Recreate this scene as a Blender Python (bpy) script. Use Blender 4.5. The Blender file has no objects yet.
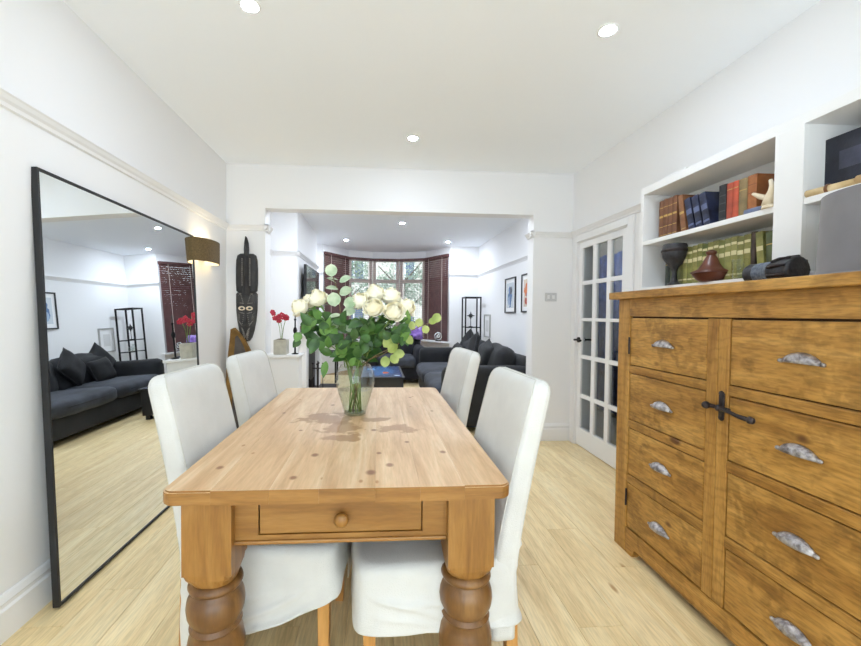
import bpy, bmesh, math, random
from mathutils import Vector, Matrix, noise
random.seed(7)
S = bpy.context.scene
COL = S.collection
PI = math.pi

# ------------------------------------------------------------------ camera
YAW, PIT, ROLL = .0663, .0234, .0088
fw = Vector((math.sin(YAW)*math.cos(PIT), math.cos(YAW)*math.cos(PIT), -math.sin(PIT)))
r0 = Vector((math.cos(YAW), -math.sin(YAW), 0)); u0 = r0.cross(fw)
rt = r0*math.cos(ROLL)+u0*math.sin(ROLL); up = u0*math.cos(ROLL)-r0*math.sin(ROLL)
cam = bpy.data.cameras.new('camera'); cam.sensor_width = 36; cam.sensor_fit = 'HORIZONTAL'
cam.lens = 395.7/861*36; cam.shift_x = (430.5-403.8)/861; cam.clip_start = .05
co = bpy.data.objects.new('camera', cam); COL.objects.link(co)
co.matrix_world = Matrix(((rt.x, up.x, -fw.x, 0), (rt.y, up.y, -fw.y, 0), (rt.z, up.z, -fw.z, 1.28), (0, 0, 0, 1)))
S.camera = co

# ------------------------------------------------------------------ world, light levels, exposure
SKY = 4.6          # overcast daylight outside
LAMP = 520.0      # radiance of a downlight lens
W = bpy.data.worlds.new('sky'); S.world = W; W.use_nodes = True
bg = W.node_tree.nodes['Background']; bg.inputs[0].default_value = (.85, .93, 1.0, 1); bg.inputs[1].default_value = SKY
S.view_settings.view_transform = 'Standard'; S.view_settings.look = 'None'
S.view_settings.exposure = 0.08; S.view_settings.gamma = 1; S.view_settings.use_curve_mapping = False
S.cycles.use_denoising = True
S.cycles.max_bounces = 14; S.cycles.diffuse_bounces = 8; S.cycles.glossy_bounces = 6
S.cycles.transmission_bounces = 10; S.cycles.transparent_max_bounces = 16
S.cycles.sample_clamp_indirect = 8; S.cycles.blur_glossy = 1.0

# ------------------------------------------------------------------ dimensions of the place (metres)
XL, XR, YB, YB2, HC, XR2, YF, YR = -1.45, 1.97, 3.91, 4.06, 2.70, 2.12, 8.25, -1.6

# ------------------------------------------------------------------ materials
def lin(c):
    return tuple(((v/255)/12.92 if v/255 <= .04045 else ((v/255+.055)/1.055)**2.4) for v in c)+(1,)
def new_mat(name):
    m = bpy.data.materials.new(name); m.use_nodes = True
    nt = m.node_tree; return m, nt, nt.nodes, nt.links, nt.nodes['Principled BSDF']
def setp(b, **k):
    n = dict(rough='Roughness', metal='Metallic', spec='Specular IOR Level', coat='Coat Weight', sheen='Sheen Weight',
             trans='Transmission Weight', ior='IOR', sss='Subsurface Weight', croug='Coat Roughness')
    for kk, v in k.items(): b.inputs[n[kk]].default_value = v
def mat(name, c, rough=.6, c2=None, scale=8, bump=0, bscale=60, detail=4, stretch=None, lo=.35, hi=.65, rnd=0, **k):
    m, nt, N, L, b = new_mat(name); setp(b, rough=rough, **k)
    b.inputs['Base Color'].default_value = lin(c)
    tc = N.new('ShaderNodeTexCoord'); src = tc.outputs['Object']
    if stretch:
        mp = N.new('ShaderNodeMapping'); mp.inputs['Scale'].default_value = stretch; L.new(src, mp.inputs[0]); src = mp.outputs[0]
    if c2:
        nz = N.new('ShaderNodeTexNoise'); nz.inputs['Scale'].default_value = scale; nz.inputs['Detail'].default_value = detail
        L.new(src, nz.inputs['Vector'])
        cr = N.new('ShaderNodeValToRGB'); e = cr.color_ramp.elements
        e[0].position, e[1].position = lo, hi; e[0].color, e[1].color = lin(c), lin(c2)
        L.new(nz.outputs[0], cr.inputs[0]); L.new(cr.outputs[0], b.inputs['Base Color'])
    if bump:
        nb = N.new('ShaderNodeTexNoise'); nb.inputs['Scale'].default_value = bscale; nb.inputs['Detail'].default_value = 5
        L.new(src, nb.inputs['Vector'])
        bp = N.new('ShaderNodeBump'); bp.inputs['Strength'].default_value = bump; bp.inputs['Distance'].default_value = .01
        L.new(nb.outputs[0], bp.inputs['Height']); L.new(bp.outputs[0], b.inputs['Normal'])
    return m
def wood(name, cols, stretch, rough=.45, scale=6, fine=.35, rnd=.25, bump=.08, knots=None, saw=None, stain=None, spots=None, coat=0, offs=37.0, lo=.3, hi=.7):
    """cols: dark, mid, light.  stretch: mapping scale (small along the grain)."""
    m, nt, N, L, b = new_mat(name); setp(b, rough=rough, coat=coat)
    tc = N.new('ShaderNodeTexCoord'); oi = N.new('ShaderNodeObjectInfo')
    off = N.new('ShaderNodeVectorMath'); off.operation = 'SCALE'; off.inputs[0].default_value = (offs, offs*.7, offs*.3)
    L.new(oi.outputs['Random'], off.inputs['Scale'])
    ad = N.new('ShaderNodeVectorMath'); L.new(tc.outputs['Object'], ad.inputs[0]); L.new(off.outputs[0], ad.inputs[1])
    mp = N.new('ShaderNodeMapping'); mp.inputs['Scale'].default_value = stretch; L.new(ad.outputs[0], mp.inputs[0])
    n1 = N.new('ShaderNodeTexNoise'); n1.inputs['Scale'].default_value = scale; n1.inputs['Detail'].default_value = 6; n1.inputs['Distortion'].default_value = .7
    L.new(mp.outputs[0], n1.inputs['Vector'])
    cr = N.new('ShaderNodeValToRGB'); e = cr.color_ramp.elements
    e[0].position, e[1].position = lo, hi; e[0].color, e[1].color = lin(cols[0]), lin(cols[2])
    mid = e.new(.5); mid.color = lin(cols[1])
    L.new(n1.outputs[0], cr.inputs[0])
    # fine pores
    n2 = N.new('ShaderNodeTexNoise'); n2.inputs['Scale'].default_value = scale*9; n2.inputs['Detail'].default_value = 3
    L.new(mp.outputs[0], n2.inputs['Vector'])
    c2 = N.new('ShaderNodeValToRGB'); e2 = c2.color_ramp.elements; e2[0].position, e2[1].position = .35, .6
    g = 1-fine; e2[0].color = (g, g, g*.96, 1); e2[1].color = (1, 1, 1, 1); L.new(n2.outputs[0], c2.inputs[0])
    mx = N.new('ShaderNodeMixRGB'); mx.blend_type = 'MULTIPLY'; mx.inputs[0].default_value = 1
    L.new(cr.outputs[0], mx.inputs[1]); L.new(c2.outputs[0], mx.inputs[2]); out = mx.outputs[0]
    height = n2.outputs[0]
    if saw:      # saw marks across the grain: (direction vector scale, strength)
        ms = N.new('ShaderNodeMapping'); ms.inputs['Rotation'].default_value = saw[0]; L.new(ad.outputs[0], ms.inputs[0])
        wv = N.new('ShaderNodeTexWave'); wv.inputs['Scale'].default_value = saw[1]; wv.inputs['Distortion'].default_value = 6
        wv.inputs['Detail'].default_value = 3; wv.inputs['Detail Scale'].default_value = 2; L.new(ms.outputs[0], wv.inputs['Vector'])
        n3 = N.new('ShaderNodeTexNoise'); n3.inputs['Scale'].default_value = 7; L.new(ad.outputs[0], n3.inputs['Vector'])
        mm = N.new('ShaderNodeMath'); mm.operation = 'MULTIPLY'; L.new(wv.outputs[1], mm.inputs[0]); L.new(n3.outputs[0], mm.inputs[1])
        c3 = N.new('ShaderNodeValToRGB'); e3 = c3.color_ramp.elements; e3[0].position, e3[1].position = .28, .62
        e3[0].color = (1, 1, 1, 1); q = 1-saw[2]; e3[1].color = (q, q*.97, q*.9, 1); L.new(mm.outputs[0], c3.inputs[0])
        m3 = N.new('ShaderNodeMixRGB'); m3.blend_type = 'MULTIPLY'; m3.inputs[0].default_value = 1
        L.new(out, m3.inputs[1]); L.new(c3.outputs[0], m3.inputs[2]); out = m3.outputs[0]
    if knots:    # scattered oval knots (scale, threshold, colour)
        mk = N.new('ShaderNodeMapping'); mk.inputs['Scale'].default_value = knots[3]; L.new(ad.outputs[0], mk.inputs[0])
        vo = N.new('ShaderNodeTexVoronoi'); vo.inputs['Scale'].default_value = knots[0]; L.new(mk.outputs[0], vo.inputs['Vector'])
        ck = N.new('ShaderNodeValToRGB'); ek = ck.color_ramp.elements; ek[0].position, ek[1].position = knots[1], knots[1]*1.9
        ek[0].color = (1, 1, 1, 1); ek[1].color = (0, 0, 0, 1); L.new(vo.outputs['Distance'], ck.inputs[0])
        sc = N.new('ShaderNodeSeparateColor'); L.new(vo.outputs['Color'], sc.inputs[0])
        gt = N.new('ShaderNodeMath'); gt.operation = 'GREATER_THAN'; gt.inputs[1].default_value = .45; L.new(sc.outputs[0], gt.inputs[0])
        mk2 = N.new('ShaderNodeMath'); mk2.operation = 'MULTIPLY'; L.new(ck.outputs[0], mk2.inputs[0]); L.new(gt.outputs[0], mk2.inputs[1])
        m4 = N.new('ShaderNodeMixRGB'); L.new(mk2.outputs[0], m4.inputs[0]); L.new(out, m4.inputs[1]); m4.inputs[2].default_value = lin(knots[2]); out = m4.outputs[0]
    if stain:    # spilt-water marks: list of (centre, radii), colour
        for (c, rr) in stain[0]:
            ms = N.new('ShaderNodeMapping'); ms.vector_type = 'TEXTURE'; ms.inputs['Location'].default_value = c; ms.inputs['Scale'].default_value = rr
            L.new(tc.outputs['Object'], ms.inputs[0])
            ln = N.new('ShaderNodeVectorMath'); ln.operation = 'LENGTH'; L.new(ms.outputs[0], ln.inputs[0])
            ns = N.new('ShaderNodeTexNoise'); ns.inputs['Scale'].default_value = 16; ns.inputs['Detail'].default_value = 4; L.new(tc.outputs['Object'], ns.inputs['Vector'])
            a1 = N.new('ShaderNodeMath'); a1.operation = 'MULTIPLY_ADD'; a1.inputs[1].default_value = 1.9; L.new(ns.outputs[0], a1.inputs[0]); L.new(ln.outputs['Value'], a1.inputs[2])
            rp = N.new('ShaderNodeMapRange'); rp.inputs[1].default_value = 1.55; rp.inputs[2].default_value = 1.75; rp.inputs[3].default_value = .75; rp.inputs[4].default_value = 0
            L.new(a1.outputs[0], rp.inputs[0])
            m5 = N.new('ShaderNodeMixRGB'); L.new(rp.outputs[0], m5.inputs[0]); L.new(out, m5.inputs[1]); m5.inputs[2].default_value = lin(stain[1]); out = m5.outputs[0]
    for (kx, ky, kr) in (spots or []):
        ms = N.new('ShaderNodeMapping'); ms.vector_type = 'TEXTURE'; ms.inputs['Location'].default_value = (kx, ky, .78); ms.inputs['Scale'].default_value = (kr, kr*1.3, 1)
        L.new(tc.outputs['Object'], ms.inputs[0]); ln = N.new('ShaderNodeVectorMath'); ln.operation = 'LENGTH'; L.new(ms.outputs[0], ln.inputs[0])
        rp = N.new('ShaderNodeMapRange'); rp.inputs[1].default_value = .55; rp.inputs[2].default_value = 1.15; rp.inputs[3].default_value = .8; rp.inputs[4].default_value = 0
        L.new(ln.outputs['Value'], rp.inputs[0]); m6 = N.new('ShaderNodeMixRGB'); L.new(rp.outputs[0], m6.inputs[0]); L.new(out, m6.inputs[1]); m6.inputs[2].default_value = lin((126, 74, 40)); out = m6.outputs[0]
    if rnd:
        hs = N.new('ShaderNodeHueSaturation'); mr = N.new('ShaderNodeMapRange'); mr.inputs[3].default_value = 1-rnd/2; mr.inputs[4].default_value = 1+rnd/2
        L.new(oi.outputs['Random'], mr.inputs[0]); L.new(mr.outputs[0], hs.inputs['Value']); L.new(out, hs.inputs['Color']); out = hs.outputs[0]
    L.new(out, b.inputs['Base Color'])
    bp = N.new('ShaderNodeBump'); bp.inputs['Strength'].default_value = bump; bp.inputs['Distance'].default_value = .004
    L.new(height, bp.inputs['Height']); L.new(bp.outputs[0], b.inputs['Normal'])
    return m
def emit(name, c, s):
    m, nt, N, L, b = new_mat(name); b.inputs['Base Color'].default_value = lin(c)
    b.inputs['Emission Color'].default_value = lin(c); b.inputs['Emission Strength'].default_value = s; return m
def pane_glass(name, tint=(255, 255, 255), refl=1.45, rough=0.0):
    m, nt, N, L, b = new_mat(name); N.remove(b); o = N['Material Output']
    tr = N.new('ShaderNodeBsdfTransparent'); tr.inputs[0].default_value = lin(tint)
    gl = N.new('ShaderNodeBsdfGlossy'); gl.inputs['Roughness'].default_value = rough
    lw = N.new('ShaderNodeLayerWeight'); pwr = N.new('ShaderNodeMath'); pwr.operation = 'POWER'; pwr.inputs[1].default_value = 4; L.new(lw.outputs['Facing'], pwr.inputs[0])
    fr = N.new('ShaderNodeMath'); fr.operation = 'MULTIPLY_ADD'; fr.inputs[1].default_value = .75; fr.inputs[2].default_value = ((refl-1)/(refl+1))**2; L.new(pwr.outputs[0], fr.inputs[0])
    mx = N.new('ShaderNodeMixShader'); L.new(fr.outputs[0], mx.inputs[0]); L.new(tr.outputs[0], mx.inputs[1]); L.new(gl.outputs[0], mx.inputs[2])
    L.new(mx.outputs[0], o.inputs[0]); return m

M = {}
M['wall'] = mat('white_wall_paint', (237, 237, 238), .75, bump=.03, bscale=90)
M['ceil'] = mat('white_ceiling_paint', (246, 250, 255), .8)
M['gloss'] = mat('white_gloss_paint', (236, 236, 237), .35)
M['shelfw'] = mat('white_shelf_paint', (234, 234, 233), .5)
M['floor'] = wood('oak_laminate', ((226, 198, 146), (240, 216, 166), (248, 229, 186)), (7, .55, 7), rough=.38, scale=2.2, fine=.17, rnd=.06, bump=.02,
                  knots=(3.4, .045, (186, 148, 96), (1.6, .5, 1)))
M['subfloor'] = mat('floor_joint', (150, 118, 70), .7)
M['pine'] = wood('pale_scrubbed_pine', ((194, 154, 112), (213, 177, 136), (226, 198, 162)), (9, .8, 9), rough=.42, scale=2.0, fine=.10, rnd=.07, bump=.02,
                 knots=(9, .04, (176, 128, 82), (1, .55, .4)),
                 stain=([((-.15, -.01, .78), (.16, .13, .4)), ((-.05, -.17, .78), (.12, .12, .4)), ((.085, -.03, .78), (.10, .06, .4)), ((.20, -.18, .78), (.14, .08, .4)), ((-.03, -.31, .78), (.11, .06, .4))], (152, 108, 62)),
                 spots=[(-.114, -.498, .014), (.09, -.206, .013), (.111, -.488, .010), (.146, -.601, .014), (.085, -.66, .017), (-.149, -.69, .012), (-.137, .265, .013), (.22, -.369, .010), (.385, .118, .009), (.342, -.486, .012), (-.40, -.60, .012), (-.36, .1, .010), (-.22, -.2, .009), (.30, .45, .010), (.02, .5, .010)])
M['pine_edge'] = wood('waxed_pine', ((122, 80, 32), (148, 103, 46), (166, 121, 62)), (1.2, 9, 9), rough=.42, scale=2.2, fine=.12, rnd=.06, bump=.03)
M['pine_leg'] = wood('waxed_pine_leg', ((124, 82, 34), (150, 105, 48), (168, 123, 64)), (10, 10, 1.0), rough=.38, scale=2.0, fine=.12, rnd=.05, bump=.03,
                     knots=(4.0, .03, (112, 66, 28), (1, 1, .5)))
M['pine_turn'] = wood('dark_waxed_turning', ((92, 60, 30), (118, 82, 44), (142, 104, 60)), (9, 9, 1.2), rough=.33, scale=2.0, fine=.12, rnd=.05, bump=.03)
M['sawnY'] = wood('rough_sawn_pine_long', ((150, 104, 42), (180, 131, 60), (202, 154, 80)), (8, .9, 8), rough=.5, scale=2.4, fine=.34, rnd=.10, bump=.2,
                  saw=((0, 0, .2), 7, .30), knots=(4.0, .045, (96, 58, 22), (.6, .5, 1)))
M['sawnZ'] = wood('rough_sawn_pine_upright', ((150, 104, 42), (178, 130, 60), (198, 151, 78)), (8, 8, .9), rough=.5, scale=2.4, fine=.20, rnd=.08, bump=.12,
                  saw=((0, 1.2, 0), 8, .22), knots=(4.0, .04, (96, 58, 22), (1, 1, .5)))
M['sawnP'] = wood('rough_sawn_panel', ((154, 108, 46), (184, 136, 64), (205, 158, 84)), (8, 1.0, 6), rough=.5, scale=2.2, fine=.32, rnd=.14, bump=.2,
                  saw=((.75, 0, .1), 9, .31), knots=(3.6, .04, (100, 62, 26), (.6, .7, 1)))
M['dark_gap'] = mat('dark_gap', (60, 38, 18), .9)
M['oakleg'] = wood('oak_leg', ((176, 122, 58), (196, 142, 76), (210, 158, 92)), (9, 9, 1), rough=.4, scale=2.2, fine=.1, rnd=.05)
M['linen'] = mat('off_white_cotton', (206, 206, 203), .92, (216, 216, 213), 6, bump=.25, bscale=260, sheen=.1)
M['piping'] = mat('off_white_piping', (200, 199, 192), .9)
M['black'] = mat('black_satin', (26, 26, 28), .45)
M['blackmetal'] = mat('black_metal', (30, 29, 30), .42, metal=.6)
M['iron'] = mat('black_iron', (44, 38, 38), .5, (62, 54, 54), 30, bump=.3, bscale=80, metal=.5)
M['pewter'] = mat('cast_pewter', (128, 122, 122), .42, (196, 192, 192), 55, bump=.7, bscale=70, metal=.75)
M['mirror'] = mat('mirror_silver', (236, 240, 240), .008, metal=1.0)
M['shade'] = mat('brown_linen_shade', (92, 74, 44), .85, (112, 92, 58), 120, stretch=(1, 1, 1), bump=.3, bscale=300)
M['shade_in'] = mat('cream_shade_lining', (246, 238, 214), .8)
M['bulb'] = emit('warm_bulb', (255, 236, 200), 60)
M['lens'] = emit('downlight_lens', (226, 238, 255), LAMP)
M['lens2'] = emit('living_room_downlight_lens', (232, 242, 255), LAMP*3.2)
M['chrome'] = mat('chrome', (215, 215, 215), .2, metal=1)
M['glass'] = pane_glass('window_glass', (250, 252, 252))
M['doorglass'] = pane_glass('door_glass', (236, 239, 240), 1.5)
M['vaseglass'] = pane_glass('vase_glass', (251, 253, 252), 1.5)
M['water'] = pane_glass('vase_water', (240, 246, 240), 1.2)
M['hall'] = mat('hall_grey_paint', (146, 146, 144), .8)
M['navycloth'] = mat('navy_cloth', (28, 42, 92), .9, (58, 84, 150), 14)
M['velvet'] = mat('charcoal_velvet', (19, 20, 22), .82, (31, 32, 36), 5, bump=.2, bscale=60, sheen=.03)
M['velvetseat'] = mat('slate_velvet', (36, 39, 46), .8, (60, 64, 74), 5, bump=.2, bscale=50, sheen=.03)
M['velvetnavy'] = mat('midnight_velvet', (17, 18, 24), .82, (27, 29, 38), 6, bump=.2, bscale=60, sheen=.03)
M['cushion'] = mat('black_cushion', (15, 15, 17), .85, (24, 24, 27), 7, bump=.2, bscale=80, sheen=.03)
M['purple'] = mat('purple_throw', (112, 78, 158), .9, (156, 124, 200), 12, bump=.3, bscale=90, sheen=.4)
M['blind'] = mat('maroon_brown_slat', (84, 54, 54), .45, (98, 64, 62), 10)
M['tan'] = mat('taupe_window_frame', (226, 210, 200), .45)
M['stone'] = mat('pale_concrete', (178, 174, 160), .85, (196, 192, 178), 20, bump=.1)
M['petal'] = mat('cream_rose_petal', (250, 243, 214), .6, (253, 250, 234), 9)
M['petaly'] = mat('cream_rose_outer_petal', (250, 246, 228), .6, (253, 251, 240), 9)
M['leafd'] = mat('rose_leaf_green', (34, 66, 24), .36, (66, 106, 44), 14)
M['leafm'] = mat('fresh_leaf_green', (66, 108, 40), .38, (108, 146, 66), 14)
M['leafe'] = mat('eucalyptus_leaf', (150, 176, 140), .5, (206, 218, 190), 16)
M['leafy'] = mat('yellow_green_leaf', (128, 146, 62), .45, (172, 184, 104), 14)
M['stem'] = mat('green_stem', (92, 122, 48), .5, (126, 148, 70), 20)
M['stembr'] = mat('brown_stem', (110, 92, 58), .6)
M['red'] = mat('red_flower', (168, 30, 52), .6, (206, 60, 84), 20)
M['maskblk'] = mat('carved_black_wood', (38, 37, 38), .55, (58, 56, 56), 14, bump=.3, bscale=50)
M['maskgry'] = mat('pale_carved_inlay', (150, 146, 140), .8, (108, 104, 100), 60)
M['bark'] = mat('brown_bark', (110, 80, 36), .85, (146, 110, 54), 12, bump=.5, bscale=40)
M['charwood'] = mat('charcoal_wood', (72, 68, 66), .8, (92, 86, 82), 16)
M['paper'] = mat('page_paper', (226, 214, 186), .9)
M['terra'] = mat('brown_glazed_clay', (92, 52, 42), .3, (108, 62, 48), 8)
M['bronze'] = mat('black_carved_goblet', (36, 36, 40), .5, (56, 56, 60), 30, bump=.4, bscale=60)
M['rope'] = mat('grey_blue_binding', (88, 98, 114), .8, (120, 128, 140), 90, stretch=(1, 1, 1))
M['bone'] = mat('pale_carved_wood', (216, 200, 170), .7, (232, 220, 196), 20)
M['suede'] = mat('grey_suede', (112, 110, 114), .9, (124, 122, 126), 6, sheen=.3)
M['gold'] = mat('antique_gold_frame', (128, 112, 72), .5, (156, 138, 92), 30, metal=.3)
M['tvscreen'] = mat('tv_screen', (14, 16, 20), .06, spec=.9)
M['brownwood'] = mat('brown_wood', (104, 66, 34), .5, (126, 84, 46), 12)
M['switchp'] = mat('white_plastic', (196, 196, 198), .4)
M['grass'] = mat('garden_ground', (168, 168, 160), .9, (140, 146, 124), 2)
M['hedge'] = mat('hedge_leaf', (46, 64, 34), .7, (88, 106, 62), 1.4)
M['treeleaf'] = mat('street_tree_leaf', (92, 108, 92), .7, (136, 148, 132), 1.2)
M['trunk'] = mat('tree_bark', (86, 76, 66), .9)
M['brick'] = mat('pale_house_wall', (188, 182, 176), .9, (170, 164, 158), 3)
M['roof'] = mat('slate_roof', (104, 108, 118), .8)
M['darkglass'] = mat('far_window_glass', (70, 84, 104), .15)

def art(name, ground, blobs):
    """flat printed picture: a ground colour with noise-edged colour patches (object Y/Z plane)."""
    m, nt, N, L, b = new_mat(name); setp(b, rough=.25)
    tc = N.new('ShaderNodeTexCoord'); out = None
    ns = N.new('ShaderNodeTexNoise'); ns.inputs['Scale'].default_value = 14; ns.inputs['Detail'].default_value = 5; L.new(tc.outputs['Object'], ns.inputs['Vector'])
    rgb = N.new('ShaderNodeRGB'); rgb.outputs[0].default_value = lin(ground); out = rgb.outputs[0]
    for (c, rr, colr) in blobs:
        mp = N.new('ShaderNodeMapping'); mp.vector_type = 'TEXTURE'; mp.inputs['Location'].default_value = c; mp.inputs['Scale'].default_value = rr
        L.new(tc.outputs['Object'], mp.inputs[0]); ln = N.new('ShaderNodeVectorMath'); ln.operation = 'LENGTH'; L.new(mp.outputs[0], ln.inputs[0])
        a = N.new('ShaderNodeMath'); a.operation = 'MULTIPLY_ADD'; a.inputs[1].default_value = 1.4; L.new(ns.outputs[0], a.inputs[0]); L.new(ln.outputs['Value'], a.inputs[2])
        lt = N.new('ShaderNodeMath'); lt.operation = 'LESS_THAN'; lt.inputs[1].default_value = 1.6; L.new(a.outputs[0], lt.inputs[0])
        mx = N.new('ShaderNodeMixRGB'); L.new(lt.outputs[0], mx.inputs[0]); L.new(out, mx.inputs[1]); mx.inputs[2].default_value = lin(colr); out = mx.outputs[0]
    L.new(out, b.inputs['Base Color']); return m

# ------------------------------------------------------------------ geometry helpers
ROOT = {}
def BM(): return bmesh.new()
def box(bm, x0, x1, y0, y1, z0, z1, bev=0, seg=2, mx=None):
    r = bmesh.ops.create_cube(bm, size=1); vs = r['verts']
    for v in vs:
        v.co = Vector(((x0+x1)/2+v.co.x*(x1-x0), (y0+y1)/2+v.co.y*(y1-y0), (z0+z1)/2+v.co.z*(z1-z0)))
    if bev:
        es = list({e for v in vs for e in v.link_edges})
        rr = bmesh.ops.bevel(bm, geom=es, offset=bev, segments=seg, affect='EDGES', profile=.5); vs = rr['verts']
    if mx is not None: bmesh.ops.transform(bm, matrix=mx, verts=vs)
    return vs
def prism(bm, pts, a, b, axis='z', bev=0):
    """extrude a 2-D outline: axis z -> (x,y); y -> (x,z); x -> (y,z)."""
    def P(p, t): return {'z': (p[0], p[1], t), 'y': (p[0], t, p[1]), 'x': (t, p[0], p[1])}[axis]
    A = [bm.verts.new(P(p, a)) for p in pts]; B = [bm.verts.new(P(p, b)) for p in pts]; n = len(pts)
    fs = [bm.faces.new(A), bm.faces.new(B[::-1])]
    for i in range(n): fs.append(bm.faces.new((A[i], B[i], B[(i+1) % n], A[(i+1) % n])))
    bmesh.ops.recalc_face_normals(bm, faces=fs)
    if bev:
        es = [e for e in bm.edges if (e.verts[0] in B and e.verts[1] in B) or (e.verts[0] in A and e.verts[1] in A)]
        bmesh.ops.bevel(bm, geom=es, offset=bev, segments=2, affect='EDGES')
def lathe(bm, prof, seg=24, c=(0, 0, 0), mx=None):
    rings = []; new = []
    for r, z in prof:
        if r < 1e-5: v = bm.verts.new((c[0], c[1], c[2]+z)); rings.append([v]); new.append(v)
        else:
            ring = [bm.verts.new((c[0]+r*math.cos(2*PI*k/seg), c[1]+r*math.sin(2*PI*k/seg), c[2]+z)) for k in range(seg)]
            rings.append(ring); new += ring
    for A, B in zip(rings, rings[1:]):
        for k in range(seg):
            q = [A[k % len(A)], A[(k+1) % len(A)], B[(k+1) % len(B)], B[k % len(B)]]
            u = []
            for v in q:
                if v not in u: u.append(v)
            if len(u) >= 3:
                try: bm.faces.new(u)
                except ValueError: pass
    if mx is not None: bmesh.ops.transform(bm, matrix=mx, verts=new)
    return new
def tube(bm, pts, r, seg=8, cap=True):
    pts = [Vector(p) for p in pts]; n = len(pts); rr = r if isinstance(r, (list, tuple)) else [r]*n
    rings = []; ref = None
    for i, p in enumerate(pts):
        d = (pts[min(i+1, n-1)]-pts[max(i-1, 0)]).normalized()
        if ref is None: ref = d.orthogonal().normalized()
        ref = (ref-d*ref.dot(d)).normalized(); b = d.cross(ref)
        rings.append([bm.verts.new(p+(ref*math.cos(2*PI*k/seg)+b*math.sin(2*PI*k/seg))*rr[i]) for k in range(seg)])
    for A, B in zip(rings, rings[1:]):
        for k in range(seg): bm.faces.new((A[k], A[(k+1) % seg], B[(k+1) % seg], B[k]))
    if cap:
        bm.faces.new(rings[0][::-1]); bm.faces.new(rings[-1])
def cyl(bm, p0, p1, r, seg=16, r1=None): tube(bm, [p0, p1], [r, r if r1 is None else r1], seg)
def ball(bm, c, r, sc=(1, 1, 1), seg=12):
    res = bmesh.ops.create_uvsphere(bm, u_segments=seg, v_segments=max(6, seg//2+2), radius=r)
    for v in res['verts']: v.co = Vector(c)+Vector((v.co.x*sc[0], v.co.y*sc[1], v.co.z*sc[2]))
    return res['verts']
def rbox(bm, c, size, r, cuts=8, puff=0, nz=0, nf=4, mx=None, seed=0):
    """softly rounded block for cushions"""
    res = bmesh.ops.create_cube(bm, size=2); es = list({e for v in res['verts'] for e in v.link_edges})
    sub = bmesh.ops.subdivide_edges(bm, edges=es, cuts=cuts, use_grid_fill=True)
    vs = list({v for f in bm.faces for v in f.verts if v.tag is False and v.is_valid})
    hs = Vector(size)/2
    for v in vs:
        v.tag = True
        q = v.co.copy(); p = Vector((q.x*hs.x, q.y*hs.y, q.z*hs.z))
        inn = Vector([max(-(h-r), min(h-r, a)) for a, h in zip(p, hs)])
        d = p-inn
        if d.length > 1e-6: p = inn+d.normalized()*min(r, r)
        if puff:
            p += Vector((q.x*puff*(1-q.y**2)*(1-q.z**2), q.y*puff*(1-q.x**2)*(1-q.z**2), q.z*puff*(1-q.x**2)*(1-q.y**2)))
        if nz: p += (p.normalized() if p.length else Vector((0, 0, 1)))*nz*noise.noise(p*nf+Vector((seed*7.3, seed*3.1, 0)))
        v.co = (mx @ p if mx is not None else p)+Vector(c)
def loft(bm, rings, cap0=True, cap1=True):
    R = [[bm.verts.new(p) for p in ring] for ring in rings]; n = len(R[0])
    for A, B in zip(R, R[1:]):
        for k in range(n): bm.faces.new((A[k], A[(k+1) % n], B[(k+1) % n], B[k]))
    if cap0: bm.faces.new(R[0][::-1])
    if cap1: bm.faces.new(R[-1])
SUPC = {}
def sup(a, b, e, n):
    """superellipse outline with evenly spaced points"""
    key = (round(a, 5), round(b, 5), round(e, 4), n)
    if key in SUPC: return SUPC[key]
    q = []; N_ = 8*n
    for k in range(N_):
        t = 2*PI*k/N_; c, s_ = math.cos(t), math.sin(t)
        q.append((a*math.copysign(abs(c)**(2/e), c), b*math.copysign(abs(s_)**(2/e), s_)))
    q.append(q[0]); acc = [0]
    for p0, p1 in zip(q, q[1:]): acc.append(acc[-1]+math.hypot(p1[0]-p0[0], p1[1]-p0[1]))
    out = []; j = 0
    for k in range(n):
        d = acc[-1]*k/n
        while acc[j+1] < d: j += 1
        f = (d-acc[j])/max(1e-9, acc[j+1]-acc[j]); out.append((q[j][0]+(q[j+1][0]-q[j][0])*f, q[j][1]+(q[j+1][1]-q[j][1])*f))
    SUPC[key] = out; return out
def obj(name, bm, m, parent=None, smooth=False, angle=None):
    bmesh.ops.recalc_face_normals(bm, faces=bm.faces)
    me = bpy.data.meshes.new(name); bm.to_mesh(me); bm.free(); me.materials.append(m)
    if smooth:
        me.polygons.foreach_set('use_smooth', [True]*len(me.polygons))
        if angle:
            me.set_sharp_from_angle(angle=math.radians(angle))
    o = bpy.data.objects.new(name, me); COL.objects.link(o)
    if parent is not None: o.parent = parent
    return o
def thing(name, label, cat, loc=(0, 0, 0), rz=0, group=None):
    o = bpy.data.objects.new(name, None); o.empty_display_size = .1; COL.objects.link(o); o.location = loc; o.rotation_euler = (0, 0, rz)
    o['label'] = label; o['category'] = cat
    if group: o['group'] = group
    ROOT[o.name] = Vector(loc); return o
def part(parent, name, bm, m, world=True, smooth=False, angle=None):
    """a part given in world coordinates (or local ones) under its thing"""
    root = parent
    while root.parent is not None: root = root.parent
    if world: bmesh.ops.translate(bm, verts=bm.verts, vec=-ROOT[root.name])
    return obj(name, bm, m, parent, smooth, angle)
def bpart(parent, name, m, x0, x1, y0, y1, z0, z1, bev=0, world=True):
    bm = BM(); box(bm, x0, x1, y0, y1, z0, z1, bev); return part(parent, name, bm, m, world)
def struct(name, bm, m, label, parent=None):
    o = obj(name, bm, m, parent)
    if parent is None: o['kind'] = 'structure'; o['label'] = label; ROOT[o.name] = Vector((0, 0, 0))
    return o
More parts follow.
